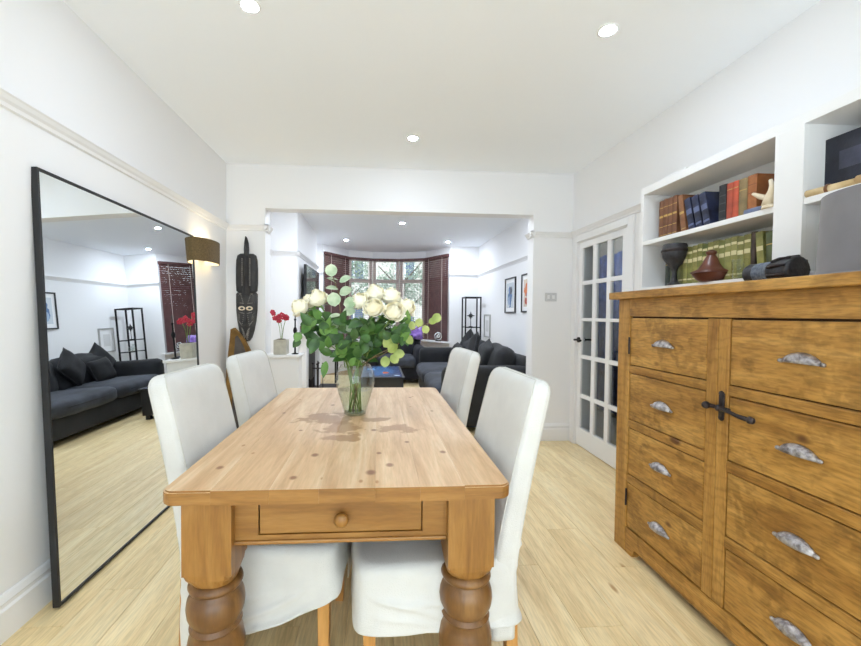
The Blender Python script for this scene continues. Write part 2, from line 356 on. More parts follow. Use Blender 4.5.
def sbox(name, m, label, *b, bev=0):
    bm = BM()
    for q in b: box(bm, *q, bev=bev)
    return struct(name, bm, m, label)
def clone(o, parent, loc=None, name=None):
    c = o.copy(); COL.objects.link(c); c.parent = parent
    if loc is not None: c.location = loc
    if name: c.name = name
    return c

# ================================================================== SETTING
T = .12
fl = sbox('floor', M['subfloor'], 'light oak laminate floor of long planks', (XL, XR2, YR, YF, -.08, -.012), (-1.12, 1.5, YF, 9.25, -.08, -.002))
pw, pl = .19, 1.22
bm = BM(); box(bm, -pw/2+.0006, pw/2-.0006, 0, pl-.0012, -.012, 0, .0012, 1); proto = obj('plank', bm, M['floor'], fl)
first = True; col = 0; x = XL+pw/2
while x < XR2:
    y = YR-random.random()*pl; w = min(pw, (XR2-(x-pw/2)))
    while y < YF:
        a, b = max(y, YR), min(y+pl, YF)
        if b-a > .05:
            o = proto if first else clone(proto, fl); first = False
            o.location = (x-pw/2+w/2, a, 0); o.scale = (w/pw, (b-a)/pl, 1)
        y += pl
    x += pw
sbox('ceiling', M['ceil'], 'plain white ceiling with recessed downlights', (XL-T, XR2+T, YR-T, 9.5, HC, HC+.1))
sbox('wall_left', M['wall'], 'white left wall behind the leaning mirror', (XL-T, XL, YR-T, 9.3, -.08, HC))
# right wall of the dining room with the door opening (y 3.0 .. 3.80)
DY0, DY1, DZ = 3.0, 3.80, 2.0
sbox('wall_right', M['wall'], 'white right wall behind the dresser and shelves', (XR, XR+T, YR-T, DY0, -.08, HC), (XR, XR+T, DY0, DY1, DZ, HC), (XR, XR+T, DY1, YB, -.08, HC))
OL, OR, HO = -1.085, 1.562, 2.284
sbox('wall_divider', M['wall'], 'white dividing wall with a wide opening into the living room',
     (XL, OL, YB, YB2, 0, HC), (OR, XR2+T, YB, YB2, 0, HC), (OL, OR, YB, YB2, HO, HC), (OL, -.765, YB, YB2+.02, 0, .845))
sbox('trim_1', M['gloss'], 'white cap board on the low stub wall', (OL-.02, -.745, YB-.03, YB2+.04, .845, .87), bev=.004)
sbox('wall_living_right', M['wall'], 'white living room wall with framed pictures', (XR2, XR2+T, YB2, 9.3, -.08, HC))
sbox('wall_chimney', M['wall'], 'white chimney breast with the television', (XL, -1.10, 5.5, 7.25, 0, HC))
# front wall beside and around the bay
BAY = [(-1.12, 8.25), (-.66, 9.0), (-.12, 9.22), (.50, 9.22), (1.08, 9.0), (1.50, 8.25)]
SILL, HEAD = .70, 2.54
bm = BM(); box(bm, XL, -1.12, YF, YF+.15, 0, HC); box(bm, 1.50, XR2, YF, YF+.15, 0, HC)
for (p, q) in zip(BAY, BAY[1:]):
    p, q = Vector(p), Vector(q); d = (q-p).normalized(); n = Vector((-d.y, d.x))
    for z0, z1 in ((-.08, SILL), (HEAD, HC)):
        prism(bm, [p-d*.02, q+d*.02, q+n*.12+d*.02, p+n*.12-d*.02], z0, z1)
struct('wall_front', bm, M['wall'], 'white front wall with the bay window')
bm = BM()
inner = [(-1.10, 8.16)]+[(p[0]*.97+.006, p[1]-.12 if 0 < i < 5 else p[1]-.02) for i, p in enumerate(BAY)]+[(1.48, 8.16)]
prism(bm, BAY+[(1.54, 8.15), (1.36, 8.17), (.98, 8.80), (.47, 9.02), (-.09, 9.02), (-.56, 8.80), (-.98, 8.17), (-1.16, 8.15)], SILL-.03, SILL, bev=.004)
struct('trim_2', bm, M['gloss'], 'white bay window sill board')
# unseen rear wall; its patio doors are added to light the dining room
sbox('wall_rear', M['wall'], 'white rear wall behind the camera with an opening added for daylight', (XL, -1.3, YR-T, YR, 0, HC), (1.8, XR, YR-T, YR, 0, HC), (-1.3, 1.8, YR-T, YR, 2.4, HC))
win = sbox('window_6', M['gloss'], 'white framed patio doors added behind the camera to let in daylight', (-1.3, -1.23, YR-.10, YR-.02, 0, 2.4), (1.73, 1.8, YR-.10, YR-.02, 0, 2.4), (.2, .3, YR-.10, YR-.02, 0, 2.4), (-1.23, 1.73, YR-.10, YR-.02, 0, .08), (-1.23, 1.73, YR-.10, YR-.02, 2.32, 2.4))
for a, b in ((-1.23, .2), (.3, 1.73)): bpart(win, 'pane', M['glass'], a, b, YR-.065, YR-.055, .08, 2.32)
# hall behind the glazed door
sbox('wall_hall', M['hall'], 'grey hall beyond the glazed door', (3.0, 3.1, 2.3, 6.4, -.1, HC+.1), (XR2+T, 3.0, 6.3, 6.4, -.1, HC+.1), (XR+T, 3.0, 2.3, 2.4, -.1, HC), (XR2+T, 3.0, 2.3, 6.3, HC, HC+.1), (XR2, 3.0, 2.4, YB, -.1, -.01), (XR2+T, 3.0, YB, 6.3, -.1, -.01))

# skirting boards and picture rails (profiled)
SK = [(0, 0), (.022, 0), (.022, .118), (.014, .126), (.014, .140), (.018, .146), (.010, .168), (.004, .176), (0, .176)]
RAIL = [(0, 2.062), (.012, 2.066), (.016, 2.080), (.026, 2.090), (.034, 2.104), (.040, 2.110), (.040, 2.119), (0, 2.119)]
def run(bm, prof, p, q, ext=(0, 0)):
    """sweep a profile (out, z) along the floor line p -> q; the room lies to the left of p -> q"""
    p, q = Vector(p), Vector(q); d = (q-p).normalized(); n = Vector((-d.y, d.x))
    A = [bm.verts.new((*(p-d*ext[0]+n*o), z)) for o, z in prof]; B = [bm.verts.new((*(q+d*ext[1]+n*o), z)) for o, z in prof]; k = len(prof)
    bm.faces.new(A); bm.faces.new(B[::-1])
    for i in range(k): bm.faces.new((A[i], A[(i+1) % k], B[(i+1) % k], B[i]))
def runs(name, prof, segs, label):
    bm = BM()
    for s in segs: run(bm, prof, s[0], s[1], s[2] if len(s) > 2 else (0, 0))
    return struct(name, bm, M['gloss'], label)
runs('baseboard_left', SK, [((XL, YB), (XL, YR))], 'tall white moulded skirting on the left wall')
runs('baseboard_back', SK, [((OL, YB), (XL, YB)), ((XR, YB), (OR, YB), (0, 0)), ((OR, YB), (OR, YB2)), ((-.765, YB), (OL, YB)), ((-.765, YB2), (-.765, YB))], 'white skirting along the dividing wall')
runs('baseboard_right', SK, [((XR, YR), (XR, DY0-.06))], 'white skirting behind the dresser')
runs('baseboard_living', SK, [((XR2, YB2), (XR2, YF)), ((XR2, YF), (1.5, YF)), ((-1.12, YF), (XL, YF)), ((XL, YF), (XL, 7.25)), ((XL, 5.5), (XL, YB2)), ((-1.1, 5.5), (XL, 5.5))], 'white skirting in the living room')
runs('trim_3', RAIL, [((XL, YB), (XL, YR))], 'white picture rail high on the left wall')
runs('trim_4', RAIL, [((OL, YB), (XL, YB), (.04, 0)), ((OL, YB2), (OL, YB), (0, .04))], 'white picture rail stub above the carved mask')
runs('trim_5', RAIL, [((XR, YB), (OR, YB), (0, .04)), ((OR, YB), (OR, YB2), (.04, 0))], 'white picture rail stub above the light switch')
runs('trim_6', RAIL, [((XR, 2.50), (XR, YB))], 'white picture rail on the right wall above the door')
runs('trim_7', RAIL, [((XR2, YB2), (XR2, YF)), ((XR2, YF), (1.5, YF)), ((-1.12, YF), (XL, YF)), ((XL, YF), (XL, 7.25)), ((XL, 7.25), (-1.1, 7.25), (0, .04)), ((-1.1, 7.25), (-1.1, 5.5), (.04, .04)), ((-1.1, 5.5), (XL, 5.5), (.04, 0)), ((XL, 5.5), (XL, YB2))], 'white picture rail around the living room')

# glazed door in the right wall
def A_(nm, lab, x0, x1, y0, y1, z0, z1): return sbox(nm, M['gloss'], lab, (x0, x1, y0, y1, z0, z1), bev=.004)
bm = BM(); box(bm, XR-.018, XR, DY1-.005, DY1+.075, 0, DZ+.06, .005); box(bm, XR-.018, XR, DY0-.07, DY0+.005, 0, DZ+.06, .005); box(bm, XR-.018, XR, DY0+.005, DY1-.005, DZ-.005, DZ+.06, .005)
box(bm, XR, XR+T, DY0, DY0+.012, 0, DZ); box(bm, XR, XR+T, DY1-.012, DY1, 0, DZ); box(bm, XR, XR+T, DY0, DY1, DZ-.012, DZ)
struct('trim_8', bm, M['gloss'], 'white moulded frame around the glazed door')
px, px1 = XR+.006, XR+.046
YC = [3.725, 3.545, 3.485, 3.318, 3.260, 3.095]; ZC = [1.928, 1.610, 1.572, 1.254, 1.225, .899, .861, .516, .478, .182]
bm = BM()
box(bm, px, px1, 3.725, DY1-.014, .008, DZ-.014, .002); box(bm, px, px1, DY0+.014, 3.095, .008, DZ-.014, .002)
box(bm, px, px1, 3.095, 3.725, 1.928, DZ-.014); box(bm, px, px1, 3.095, 3.725, .008, .182)
door = struct('door_1', bm, M['gloss'], 'white door with fifteen glass panes and a black lever handle')
for i in (1, 3): 
    bm = BM(); box(bm, px+.004, px1-.004, YC[i+1], YC[i], .182, 1.928, .004); part(door, 'glazing_bar', bm, M['gloss'])
for i in (1, 3, 5, 7):
    bm = BM(); box(bm, px+.0055, px1-.0055, 3.095, 3.725, ZC[i+1], ZC[i], .003); part(door, 'glazing_bar', bm, M['gloss'])
for i in (0, 2, 4):
    for j in (0, 2, 4, 6, 8):
        bpart(door, 'pane', M['doorglass'], (px+px1)/2-.002, (px+px1)/2+.002, YC[i+1]-.004, YC[i]+.004, ZC[j+1]-.004, ZC[j]+.004)
for sgn, xf in ((-1, px), (1, px1)):
    bm = BM(); cyl(bm, (xf, 3.757, 1.04), (xf+sgn*.012, 3.757, 1.04), .026, 20); cyl(bm, (xf+sgn*.01, 3.757, 1.04), (xf+sgn*.045, 3.757, 1.04), .009, 12)
    tube(bm, [(xf+sgn*.045, 3.765, 1.04), (xf+sgn*.047, 3.71, 1.043), (xf+sgn*.043, 3.65, 1.038)], [.010, .009, .012], 10)
    part(door, 'lever_handle', bm, M['blackmetal'], smooth=True, angle=40)
hl = thing('added_hall_lamp', 'added ceiling lamp brightening the hall beyond the glazed door', 'lamp', (2.55, 4.6, HC))  # unseen lamp, added so the hall behind the door panes is brighter
bm = BM(); lathe(bm, [(0, 0), (.06, 0), (.06, -.02), (0, -.02)], 20); part(hl, 'base', bm, M['gloss'], False)
bm = BM(); lathe(bm, [(0, -.11), (.06, -.105), (.10, -.08), (.11, -.05), (.08, -.02), (0, -.0199)], 24); part(hl, 'globe', bm, emit('added_hall_globe', (255, 250, 240), 60), False, True)
# cloth hanging in the hall, seen through the right column of panes
bm = BM(); ny = 40
vv = [[bm.verts.new((2.93+.03*math.sin(k*.9), 3.3+1.95*k/ny, z)) for k in range(ny+1)] for z in (.06, 2.05)]
for k in range(ny): bm.faces.new((vv[0][k], vv[0][k+1], vv[1][k+1], vv[1][k]))
hc = obj('hall_curtain', bm, M['navycloth'], smooth=True)
hc['label'] = 'navy blue cloth hanging in the hall, seen through the door glass'; hc['category'] = 'curtain'
md = hc.modifiers.new('s', 'SOLIDIFY'); md.thickness = .008

# bay windows with venetian blinds
for i, (p, q) in enumerate(zip(BAY, BAY[1:])):
    p, q = Vector(p), Vector(q); d = (q-p).normalized(); n = Vector((-d.y, d.x)); Lw = (q-p).length
    mx = Matrix(((d.x, n.x, 0, p.x), (d.y, n.y, 0, p.y), (0, 0, 1, 0), (0, 0, 0, 1)))
    e = .075; tz = 2.03
    bm = BM()
    box(bm, 0, e, .02, .09, SILL, HEAD); box(bm, Lw-e, Lw, .02, .09, SILL, HEAD)
    box(bm, e, Lw-e, .02, .09, SILL, SILL+.07); box(bm, e, Lw-e, .02, .09, HEAD-.06, HEAD); box(bm, e, Lw-e, .02, .09, tz-.035, tz+.035)
    bmesh.ops.transform(bm, matrix=mx, verts=bm.verts)
    w = struct('window_%d' % (i+1), bm, M['tan'] if 0 < i < 4 else M['gloss'], ['leftmost side light of the bay window', 'left front light of the bay window', 'middle front light of the bay window', 'right front light of the bay window', 'rightmost side light of the bay window'][i])
    for z0, z1 in ((SILL+.07, tz-.035), (tz+.035, HEAD-.06)):
        bm = BM(); box(bm, e-.005, Lw-e+.005, .052, .058, z0-.004, z1+.004); bmesh.ops.transform(bm, matrix=mx, verts=bm.verts); part(w, 'pane', bm, M['glass'])
    if 0 < i < 3 or True:
        closed = i in (0, 4)
        lab = ['closed brown slatted blind at the left side of the bay', 'open slatted blind over the left front bay light', 'open slatted blind over the middle bay light', 'open slatted blind over the right front bay light', 'closed brown slatted blind at the right side of the bay'][i]
        t = thing('venetian_blind', lab, 'blind', (p.x, p.y, SILL), 0, 'venetian blinds in the bay')
        def bp(nm, f, m, stuff=False):
            bm = BM(); f(bm); bmesh.ops.transform(bm, matrix=mx, verts=bm.verts); o = part(t, nm, bm, m)
            if stuff: o['kind'] = 'stuff'
            return o
        bp('head_rail', lambda b: box(b, .01, Lw-.01, -.055, .0, HEAD-.05, HEAD+.005, .003), M['blind'])
        a = math.radians(66 if closed else 7)
        def slats(b):
            z = SILL+.05; pitch = .044
            while z < HEAD-.07:
                box(b, .015, Lw-.015, -.024, .024, -.0012, .0012, mx=Matrix.Translation((0, -.028, z)) @ Matrix.Rotation(a, 4, 'X')); z += pitch
        bp('slats', slats, M['blind'], True)
        bp('bottom_rail', lambda b: box(b, .012, Lw-.012, -.045, -.01, SILL+.006, SILL+.026, .003), M['blind'])
        for s in (.22, .78): bp('ladder_cord', lambda b: box(b, Lw*s-.003, Lw*s+.003, -.056, -.053, SILL+.02, HEAD-.04), M['tan'])

# ------------------------------------------------------------------ downlights
def downlight(x, y, label):
    t = thing('ceiling_downlight', label, 'downlight', (x, y, HC), 0, 'recessed downlights')
    bm = BM(); lathe(bm, [(.034, -.001), (.036, -.005), (.046, -.006), (.050, -.002), (.050, 0), (.034, 0)], 28); part(t, 'rim', bm, M['gloss'], False, True)
    bm = BM(); lathe(bm, [(0, -.0085), (.012, -.0082), (.022, -.0072), (.029, -.0055), (.033, -.003), (.033, -.001), (0, -.001)], 24); part(t, 'lens', bm, M['lens'] if y < YB else M['lens2'], False, True)
for x, y, l in ((-.60, 1.906, 'lit recessed downlight in the dining ceiling nearest the mirror wall'), (1.133, 1.931, 'lit recessed downlight in the dining ceiling nearest the bookshelves'),
                (.275, 3.22, 'lit recessed downlight in the ceiling above the dining table end'), (.275, .35, 'assumed unseen downlight in the ceiling above the camera'),  # the one above the camera is assumed, out of view
                (-.622, 7.77, 'lit living room downlight in front of the left blind'), (.379, 6.22, 'lit living room downlight nearest the opening, middle of three'), (1.373, 7.75, 'lit living room downlight in front of the right blind'),
                (-.55, 4.75, 'added living room downlight, unseen behind the header on the left'), (1.30, 4.75, 'added living room downlight, unseen behind the header on the right')):  # this pair is unseen, added for more living room light
    downlight(x, y, l)

# ================================================================== DINING ROOM
# ---- pine table
TX0, TX1, TY0, TY1 = -.603, .398, 1.126, 2.669
tcx, tcy = (TX0+TX1)/2, (TY0+TY1)/2
tb = thing('dining_table', 'scrubbed pine farmhouse dining table with thick turned legs and a drawer', 'table', (tcx, tcy, 0))
def arc(cx, cy, r, a0, a1, n=6): return [(cx+r*math.cos(math.radians(a0+(a1-a0)*k/n)), cy+r*math.sin(math.radians(a0+(a1-a0)*k/n))) for k in range(n+1)]
edges = [TX0, TX0+.14, TX0+.30, TX0+.44, TX0+.60, TX0+.73, TX0+.86, TX1]
for i in range(7):
    a, b = edges[i]+(0 if i == 0 else .00015), edges[i+1]-(0 if i == 6 else .00015); R = .035
    if i == 0: pts = arc(a+R, TY0+R, R, 180, 270)+[(b, TY0), (b, TY1)]+arc(a+R, TY1-R, R, 90, 180)
    elif i == 6: pts = [(a, TY0)]+arc(b-R, TY0+R, R, 270, 360)+arc(b-R, TY1-R, R, 0, 90)+[(a, TY1)]
    else: pts = [(a, TY0), (b, TY0), (b, TY1), (a, TY1)]
    bm = BM(); prism(bm, pts, .738, .78)
    es = [e for e in bm.edges if all(abs(v.co.z-.78) < 1e-5 or abs(v.co.z-.738) < 1e-5 for v in e.verts) and abs(e.verts[0].co.z-e.verts[1].co.z) < 1e-5
          and not all(abs(v.co.x-edges[i+1]) < .001 and i < 6 or abs(v.co.x-edges[i]) < .001 and i > 0 for v in e.verts)]
    bmesh.ops.bevel(bm, geom=es, offset=.005, segments=2, affect='EDGES')
    o = part(tb, 'tabletop_board', bm, M['pine'])
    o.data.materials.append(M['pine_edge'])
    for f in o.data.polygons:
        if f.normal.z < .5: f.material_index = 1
def leg(x, y):
    bm = BM(); h = .07
    prism(bm, [(x-h, y-h), (x+h, y-h), (x+h, y+h), (x-h, y+h)], .515, .738)
    bot = [v for v in bm.verts if v.co.z < .52]
    ring2 = sup(.068, .068, 2.6, 4)
    # chamfered lower end of the block
    prof = [(h, .515), (h*.985, .50), (.064, .475)]
    rings = []
    for k, (r, z) in enumerate(prof):
        e_ = (14, 7, 2.4)[k]
        rings.append([(x+a, y+b, z) for a, b in sup(r, r, e_, 32)])
    loft(bm, rings)
    blk = part(tb, 'leg', bm, M['pine_leg'])
    bm = BM()
    pr = [(.05, .476), (.066, .474), (.076, .468), (.079, .459), (.075, .450), (.066, .446), (.066, .440), (.074, .432), (.081, .415), (.084, .393), (.081, .370), (.073, .352), (.068, .344), (.072, .338), (.076, .332), (.071, .325),
          (.069, .320), (.077, .300), (.084, .265), (.083, .225), (.074, .180), (.062, .140), (.056, .115), (.060, .108), (.068, .100), (.062, .092), (.056, .086), (.064, .070), (.069, .045), (.064, .018), (.05, 0), (0, 0)]
    lathe(bm, pr, 32, (x, y, 0)); part(blk, 'turning', bm, M['pine_turn'], smooth=True, angle=50)
lx0, lx1, ly0, ly1 = -.488, .287, 1.230, 2.565
for x, y in ((lx0, ly0), (lx1, ly0), (lx0, ly1), (lx1, ly1)): leg(x, y)
bm = BM()
ay = 1.190
box(bm, lx0+.07, -.350, ay, ay+.025, .600, .738); box(bm, .142, lx1-.07, ay, ay+.025, .600, .738); box(bm, -.350, .142, ay, ay+.025, .712, .738); box(bm, -.350, .142, ay, ay+.025, .600, .616)
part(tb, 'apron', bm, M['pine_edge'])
bpart(tb, 'apron_bead', M['pine_edge'], lx0+.07, lx1-.07, ay-.008, ay+.030, .590, .602, .004)
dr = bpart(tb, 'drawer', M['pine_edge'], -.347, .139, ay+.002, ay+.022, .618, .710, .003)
bm = BM(); lathe(bm, [(.010, 0), (.011, .008), (.019, .014), (.022, .022), (.019, .030), (.010, .034), (0, .035)], 20, mx=Matrix.Translation((-.103, ay+.003, .664)) @ Matrix.Rotation(PI/2, 4, 'X')); part(dr, 'knob', bm, M['pine_leg'], smooth=True)
bpart(tb, 'apron', M['pine_edge'], lx0+.07, lx1-.07, 2.58, 2.605, .600, .738)
for xx in (lx0-.05, lx1+.025): bpart(tb, 'apron', M['pine_edge'], xx, xx+.025, ly0+.07, ly1-.07, .600, .738)

# ---- slip-covered chairs
def chair(label, loc, rz, hem=lambda x, y: .22, seed=0, hb=.20, folds=(), near=-1):
    t = thing('dining_chair', label, 'chair', (loc[0], loc[1], 0), rz, 'slip covered dining chairs')
    n = 100; TOP = 1.055; w = .228
    def xb(z): return -.262-(.120*max(0, (z-.42)/(TOP-.42))**1.25)
    rings = []
    zs = [hb+(TOP-.05-hb)*k/46 for k in range(47)]
    def ring(z, a, b, xc, e=6):
        out = []
        for (px_, py_) in sup(a, b, e, n):
            p = Vector((xc+px_, py_, z)); nn = Vector((px_/max(a, .01)**1, py_/max(b, .01)*.5, 0))
            nn = nn.normalized() if nn.length else nn
            wr = 0
            if z < .62:
                k = max(0, min(1, (.62-z)/.12))*max(0, min(1, (z-hb)/.05))
                ph = noise.noise(Vector((py_*5+seed, z*4, px_*8)))*3.2
                fold = max(0, math.sin(z*2*PI/.062+ph+py_*4))**4
                wr = k*fold*.011*(.45+.55*noise.noise(Vector((py_*6, z*9, seed*3.0+px_*9))))
            wr += .0035*noise.noise(Vector((py_*9+seed, z*7, px_*9)))
            out.append(p+nn*wr)
        return out
    for z in zs:
        f = (z-hb)/(TOP-hb); a = .052-.012*f; rings.append(ring(z, a, w-.010*f, xb(z)+a))
    a = .040; rc = .05
    for k in range(1, 9):
        ph = k/8*PI/2; z = TOP-rc+rc*math.sin(ph)
        rings.append(ring(z, max(.006, a*(math.cos(ph)**.6)), w-.010-rc*.9*(1-math.cos(ph)), xb(z)+a, 6-1.5*k/8))
    bm = BM(); loft(bm, rings, False, True); back = part(t, 'back_cover', bm, M['linen'], False, True)
    md = back.modifiers.new('s', 'SOLIDIFY'); md.thickness = .004; md.offset = -1
    # seams edging the boxing strip of the back, on both sides and over the top
    for sx in (-1, 1):
        pts = []
        for i, z in enumerate(zs[14:]):
            a = .052-.012*(z-hb)/(TOP-hb); pts.append((xb(z)+a+sx*a*.80, -(w-.010*(z-hb)/(TOP-hb))*.953, z))
        for k in range(1, 9):
            ph = k/8*PI/2; z = TOP-rc+rc*math.sin(ph); pts.append((xb(z)+.04+sx*.032*max(.25, math.cos(ph)**.6), -(w-.010-rc*.9*(1-math.cos(ph)))*.953, z))
        pts2 = pts+[(p[0], -p[1], p[2]) for p in pts[::-1]]
        bm = BM(); tube(bm, pts2, .0022, 6); part(back, 'seam', bm, M['piping'], False, True)
    # seat with skirt
    rings = []; zt = .475; a, b = .275, .232; m = 180
    for k in range(40):
        s = k/39; out = []
        for (px_, py_) in sup(a, b, 9, m):
            h = hem(px_, py_); z = h+(zt-.03-h)*s
            fl = .010*(1-s); d = Vector((px_, py_, 0)).normalized()
            diag = math.sin((px_*9+py_*5-z*16)+3*noise.noise(Vector((px_*3+seed, py_*3, z*3))))
            wr = .011*max(0, diag)**4*(1-s*.6)+.008*noise.noise(Vector((px_*6+seed*2, py_*6, z*6)))*(1.2-s)
            for (x0_, z0_, x1_, z1_, am, wd_) in folds:      # pulled creases in the near side of the skirt
                if py_*near > 0:
                    ex, ez = x1_-x0_, z1_-z0_; L_ = math.hypot(ex, ez); tt = ((px_-x0_)*ex+(z-z0_)*ez)/L_/L_
                    if 0 < tt < 1:
                        dd_ = ((px_-x0_)*ez-(z-z0_)*ex)/L_+.006*math.sin(tt*7); wr += am*math.exp(-(dd_/wd_)**2)*math.sin(PI*tt)
            out.append(Vector((.01+px_, py_, z))+d*fl+Vector((0, math.copysign(wr, py_), 0)) if abs(py_) > b*.93 else Vector((.01+px_, py_, z))+d*(fl+wr))
        rings.append(out)
    for k in range(1, 7):
        ph = k/6*PI/2; ins = .03*(1-math.cos(ph))
        rings.append([Vector((.01+px_, py_, zt-.03+.03*math.sin(ph))) for px_, py_ in sup(a-ins, b-ins, 9, m)])
    for q in (.8, .5, .2):
        rings.append([Vector((.01+px_, py_, zt+.012*(1-q))) for px_, py_ in sup((a-.03)*q, (b-.03)*q, 9-5*(1-q), m)])
    bm = BM(); loft(bm, rings, False, True); seat = part(t, 'seat_cover', bm, M['linen'], False, True)
    md = seat.modifiers.new('s', 'SOLIDIFY'); md.thickness = .004; md.offset = -1
    for x, y in ((.235, .185), (.235, -.185), (-.235, .185), (-.235, -.185)):
        bm = BM(); sp = -.02 if x < 0 else 0
        loft(bm, [[(x+sp+dx*.017, y+dy*.017, 0) for dx, dy in ((-1, -1), (1, -1), (1, 1), (-1, 1))], [(x+dx*.022, y+dy*.022, .42) for dx, dy in ((-1, -1), (1, -1), (1, 1), (-1, 1))]])
        part(t, 'leg', bm, M['oakleg'], False)
chair('white slip-covered dining chair on the mirror side, nearest the camera', (-.405, 1.590), math.radians(-3.2), lambda x, y: (.10+.21*max(0, (x+.28)/.56)**1.1 if y < 0 else .22), 1, .10, ((-.22, .16, .22, .36, .010, .010), (-.20, .13, .25, .31, .009, .009), (-.05, .17, .20, .30, .008, .007), (-.24, .22, .10, .36, .006, .012)), -1)
chair('white slip-covered dining chair on the mirror side, nearest the carved mask', (-.385, 2.235), math.radians(-4), lambda x, y: .22, 2)
chair('white slip-covered dining chair on the dresser side, nearest the camera', (.205, 1.475), math.radians(183.0), lambda x, y: .262+.006*x, 3, .20, ((.25, .40, -.02, .30, .010, .011), (-.10, .33, .20, .38, .006, .010), (.24, .34, .0, .275, .006, .010)), 1)
chair('white slip-covered dining chair on the dresser side, nearest the sofa', (.222, 2.46), math.radians(184.5), lambda x, y: .22, 4)

# ---- leaning mirror
m0, m1 = 1.752, 3.166
mr = thing('leaning_mirror', 'large black framed floor mirror leaning against the left wall', 'mirror', (-1.345, (m0+m1)/2, 0), 0)
lean = math.atan2(.082, 1.868); mr.rotation_euler = (math.radians(-.5), -lean, 0); mr.location.z = .0065; hh = 1.872; hw = (m1-m0)/2
def mpart(nm, m, *b):
    bm = BM(); box(bm, *b, bev=.0015); o = part(mr, nm, bm, m, False); return o
for b in ((-.028, 0, -hw, -hw+.012, 0, hh), (-.028, 0, hw-.012, hw, 0, hh), (-.028, 0, -hw+.012, hw-.012, 0, .012), (-.028, 0, -hw+.012, hw-.012, hh-.012, hh)):
    mpart('frame_bar', M['black'], *b)
mpart('backing', M['black'], -.026, -.012, -hw+.012, hw-.012, .012, hh-.012)
bm = BM(); box(bm, -.0119, -.006, -hw+.012, hw-.012, .012, hh-.012); part(mr, 'glass', bm, M['mirror'], False)

# ---- wall lamp with half-drum shade
wl = thing('wall_lamp', 'brown half-drum wall lamp glowing beside the mirror', 'lamp', (XL, 3.36, 1.77))
def half(bm, a, b, z0, z1, t):
    n = 30; o = []; i_ = []
    for k in range(n+1):
        th = -PI/2+PI*k/n; c, s = math.cos(th), math.sin(th)
        o.append((a*abs(c)**.8, b*s)); i_.append(((a-t)*abs(c)**.8, (b-t)*s))
    prism(bm, o+i_[::-1], z0, z1)
bm = BM(); half(bm, .125, .205, -.09, .09, .004); sh = part(wl, 'shade', bm, M['shade'], False, True, 30)
bm = BM(); half(bm, .1205, .2005, -.089, .089, .002); part(sh, 'lining', bm, M['shade_in'], False, True, 30)
bm = BM(); box(bm, 0, .014, -.05, .05, -.07, .06, .004); cyl(bm, (.012, 0, -.02), (.05, 0, -.02), .008); cyl(bm, (.05, 0, -.03), (.05, 0, .01), .014); part(wl, 'bracket', bm, M['chrome'], False)
bm = BM(); ball(bm, (.055, 0, .035), .026); part(wl, 'bulb', bm, M['bulb'], False, True)

# ---- carved mask on the dividing wall
mk = thing('carved_mask', 'tall black carved wooden mask hanging on the wall', 'mask', (-1.255, YB, 1.0))
def dome(bm, pts, y0, depth, inset, cz):
    """outline (x,z) with a raised face towards -y"""
    c = Vector((sum(p[0] for p in pts)/len(pts), sum(p[1] for p in pts)/len(pts)))
    rings = []
    for k, (f, d) in enumerate(((1, 0), (1, .35), (.93, .7), (.75, .92), (.4, 1.0))):
        rings.append([(c.x+(p[0]-c.x)*f, y0-depth*d, c.y+(p[1]-c.y)*(1-(1-f)*.35 if f > .5 else .75)) for p in pts])
    loft(bm, rings)
def mirror_pts(r): return r+[(-x, z) for x, z in r[::-1] if abs(x) > 1e-6]
face = mirror_pts([(0, .0), (.030, .008), (.052, .04), (.072, .11), (.088, .20), (.098, .30), (.100, .39), (.100, .455), (.088, .470)])
bm = BM(); dome(bm, face, 0, .045, 0, 0); mf = part(mk, 'face', bm, M['maskblk'], False, True, 45)
headp = mirror_pts([(0, .46), (.070, .462), (.098, .485), (.103, .56), (.103, .70), (.099, .78), (.088, .825), (.062, .842), (0, .845)])
bm = BM(); dome(bm, headp, 0, .034, 0, 0); mh = part(mk, 'headdress', bm, M['maskblk'], False, True, 45)
bm = BM(); loft(bm, [[(cx*wd, -.02-yy, z) for cx, yy in ((-1, 0), (-.6, .03), (0, .042), (.6, .03), (1, 0))] for wd, z in ((.040, .44), (.044, .50), (.026, .56), (.020, .66), (.022, .80), (.026, .88), (.022, .94), (.010, .985), (.003, 1.0))])
part(mk, 'crest', bm, M['maskblk'], False, True, 45)
for sx in (-1, 1):
    bm = BM()
    for k in range(14): box(bm, sx*.036-.005, sx*.036+.005, -.043, -.030, .535+k*.019, .548+k*.019, .001)
    part(mh, 'notch_row', bm, M['maskgry'], False)
    bm = BM(); lathe(bm, [(.017, 0), (.024, .004), (.026, .008), (.020, .010), (.012, .006)], 20, mx=Matrix.Translation((sx*.036, -.041, .318)) @ Matrix.Rotation(PI/2, 4, 'X') @ Matrix.Diagonal((1.25, .8, 1, 1)))
    ey = part(mf, 'eye', bm, M['bone'], False, True)
    for lab, pts in (('cheek_mark', [(.016, .27), (.074, .285), (.066, .20), (.034, .155)]), ('brow_mark', [(.020, .365), (.078, .372), (.062, .455), (.048, .455)]), ('chin_mark', [(.004, .05), (.020, .105), (.036, .13), (.016, .02)])):
        bm = BM()
        # outline of carved dots
        for (p, q) in zip(pts, pts[1:]+pts[:1]):
            for k in range(6):
                f = k/6; xx, zz = p[0]+(q[0]-p[0])*f, p[1]+(q[1]-p[1])*f
                box(bm, sx*xx-.0035, sx*xx+.0035, -.056+abs(xx)*.22, -.030, zz-.004, zz+.004)
        cx_, cz_ = sum(p[0] for p in pts)/4, sum(p[1] for p in pts)/4
        prism(bm, [(sx*(cx_+(p[0]-cx_)*.62), cz_+(p[1]-cz_)*.62) for p in pts], -.053+cx_*.22, -.030, 'y')
        part(mf, lab, bm, M['maskgry'], False)
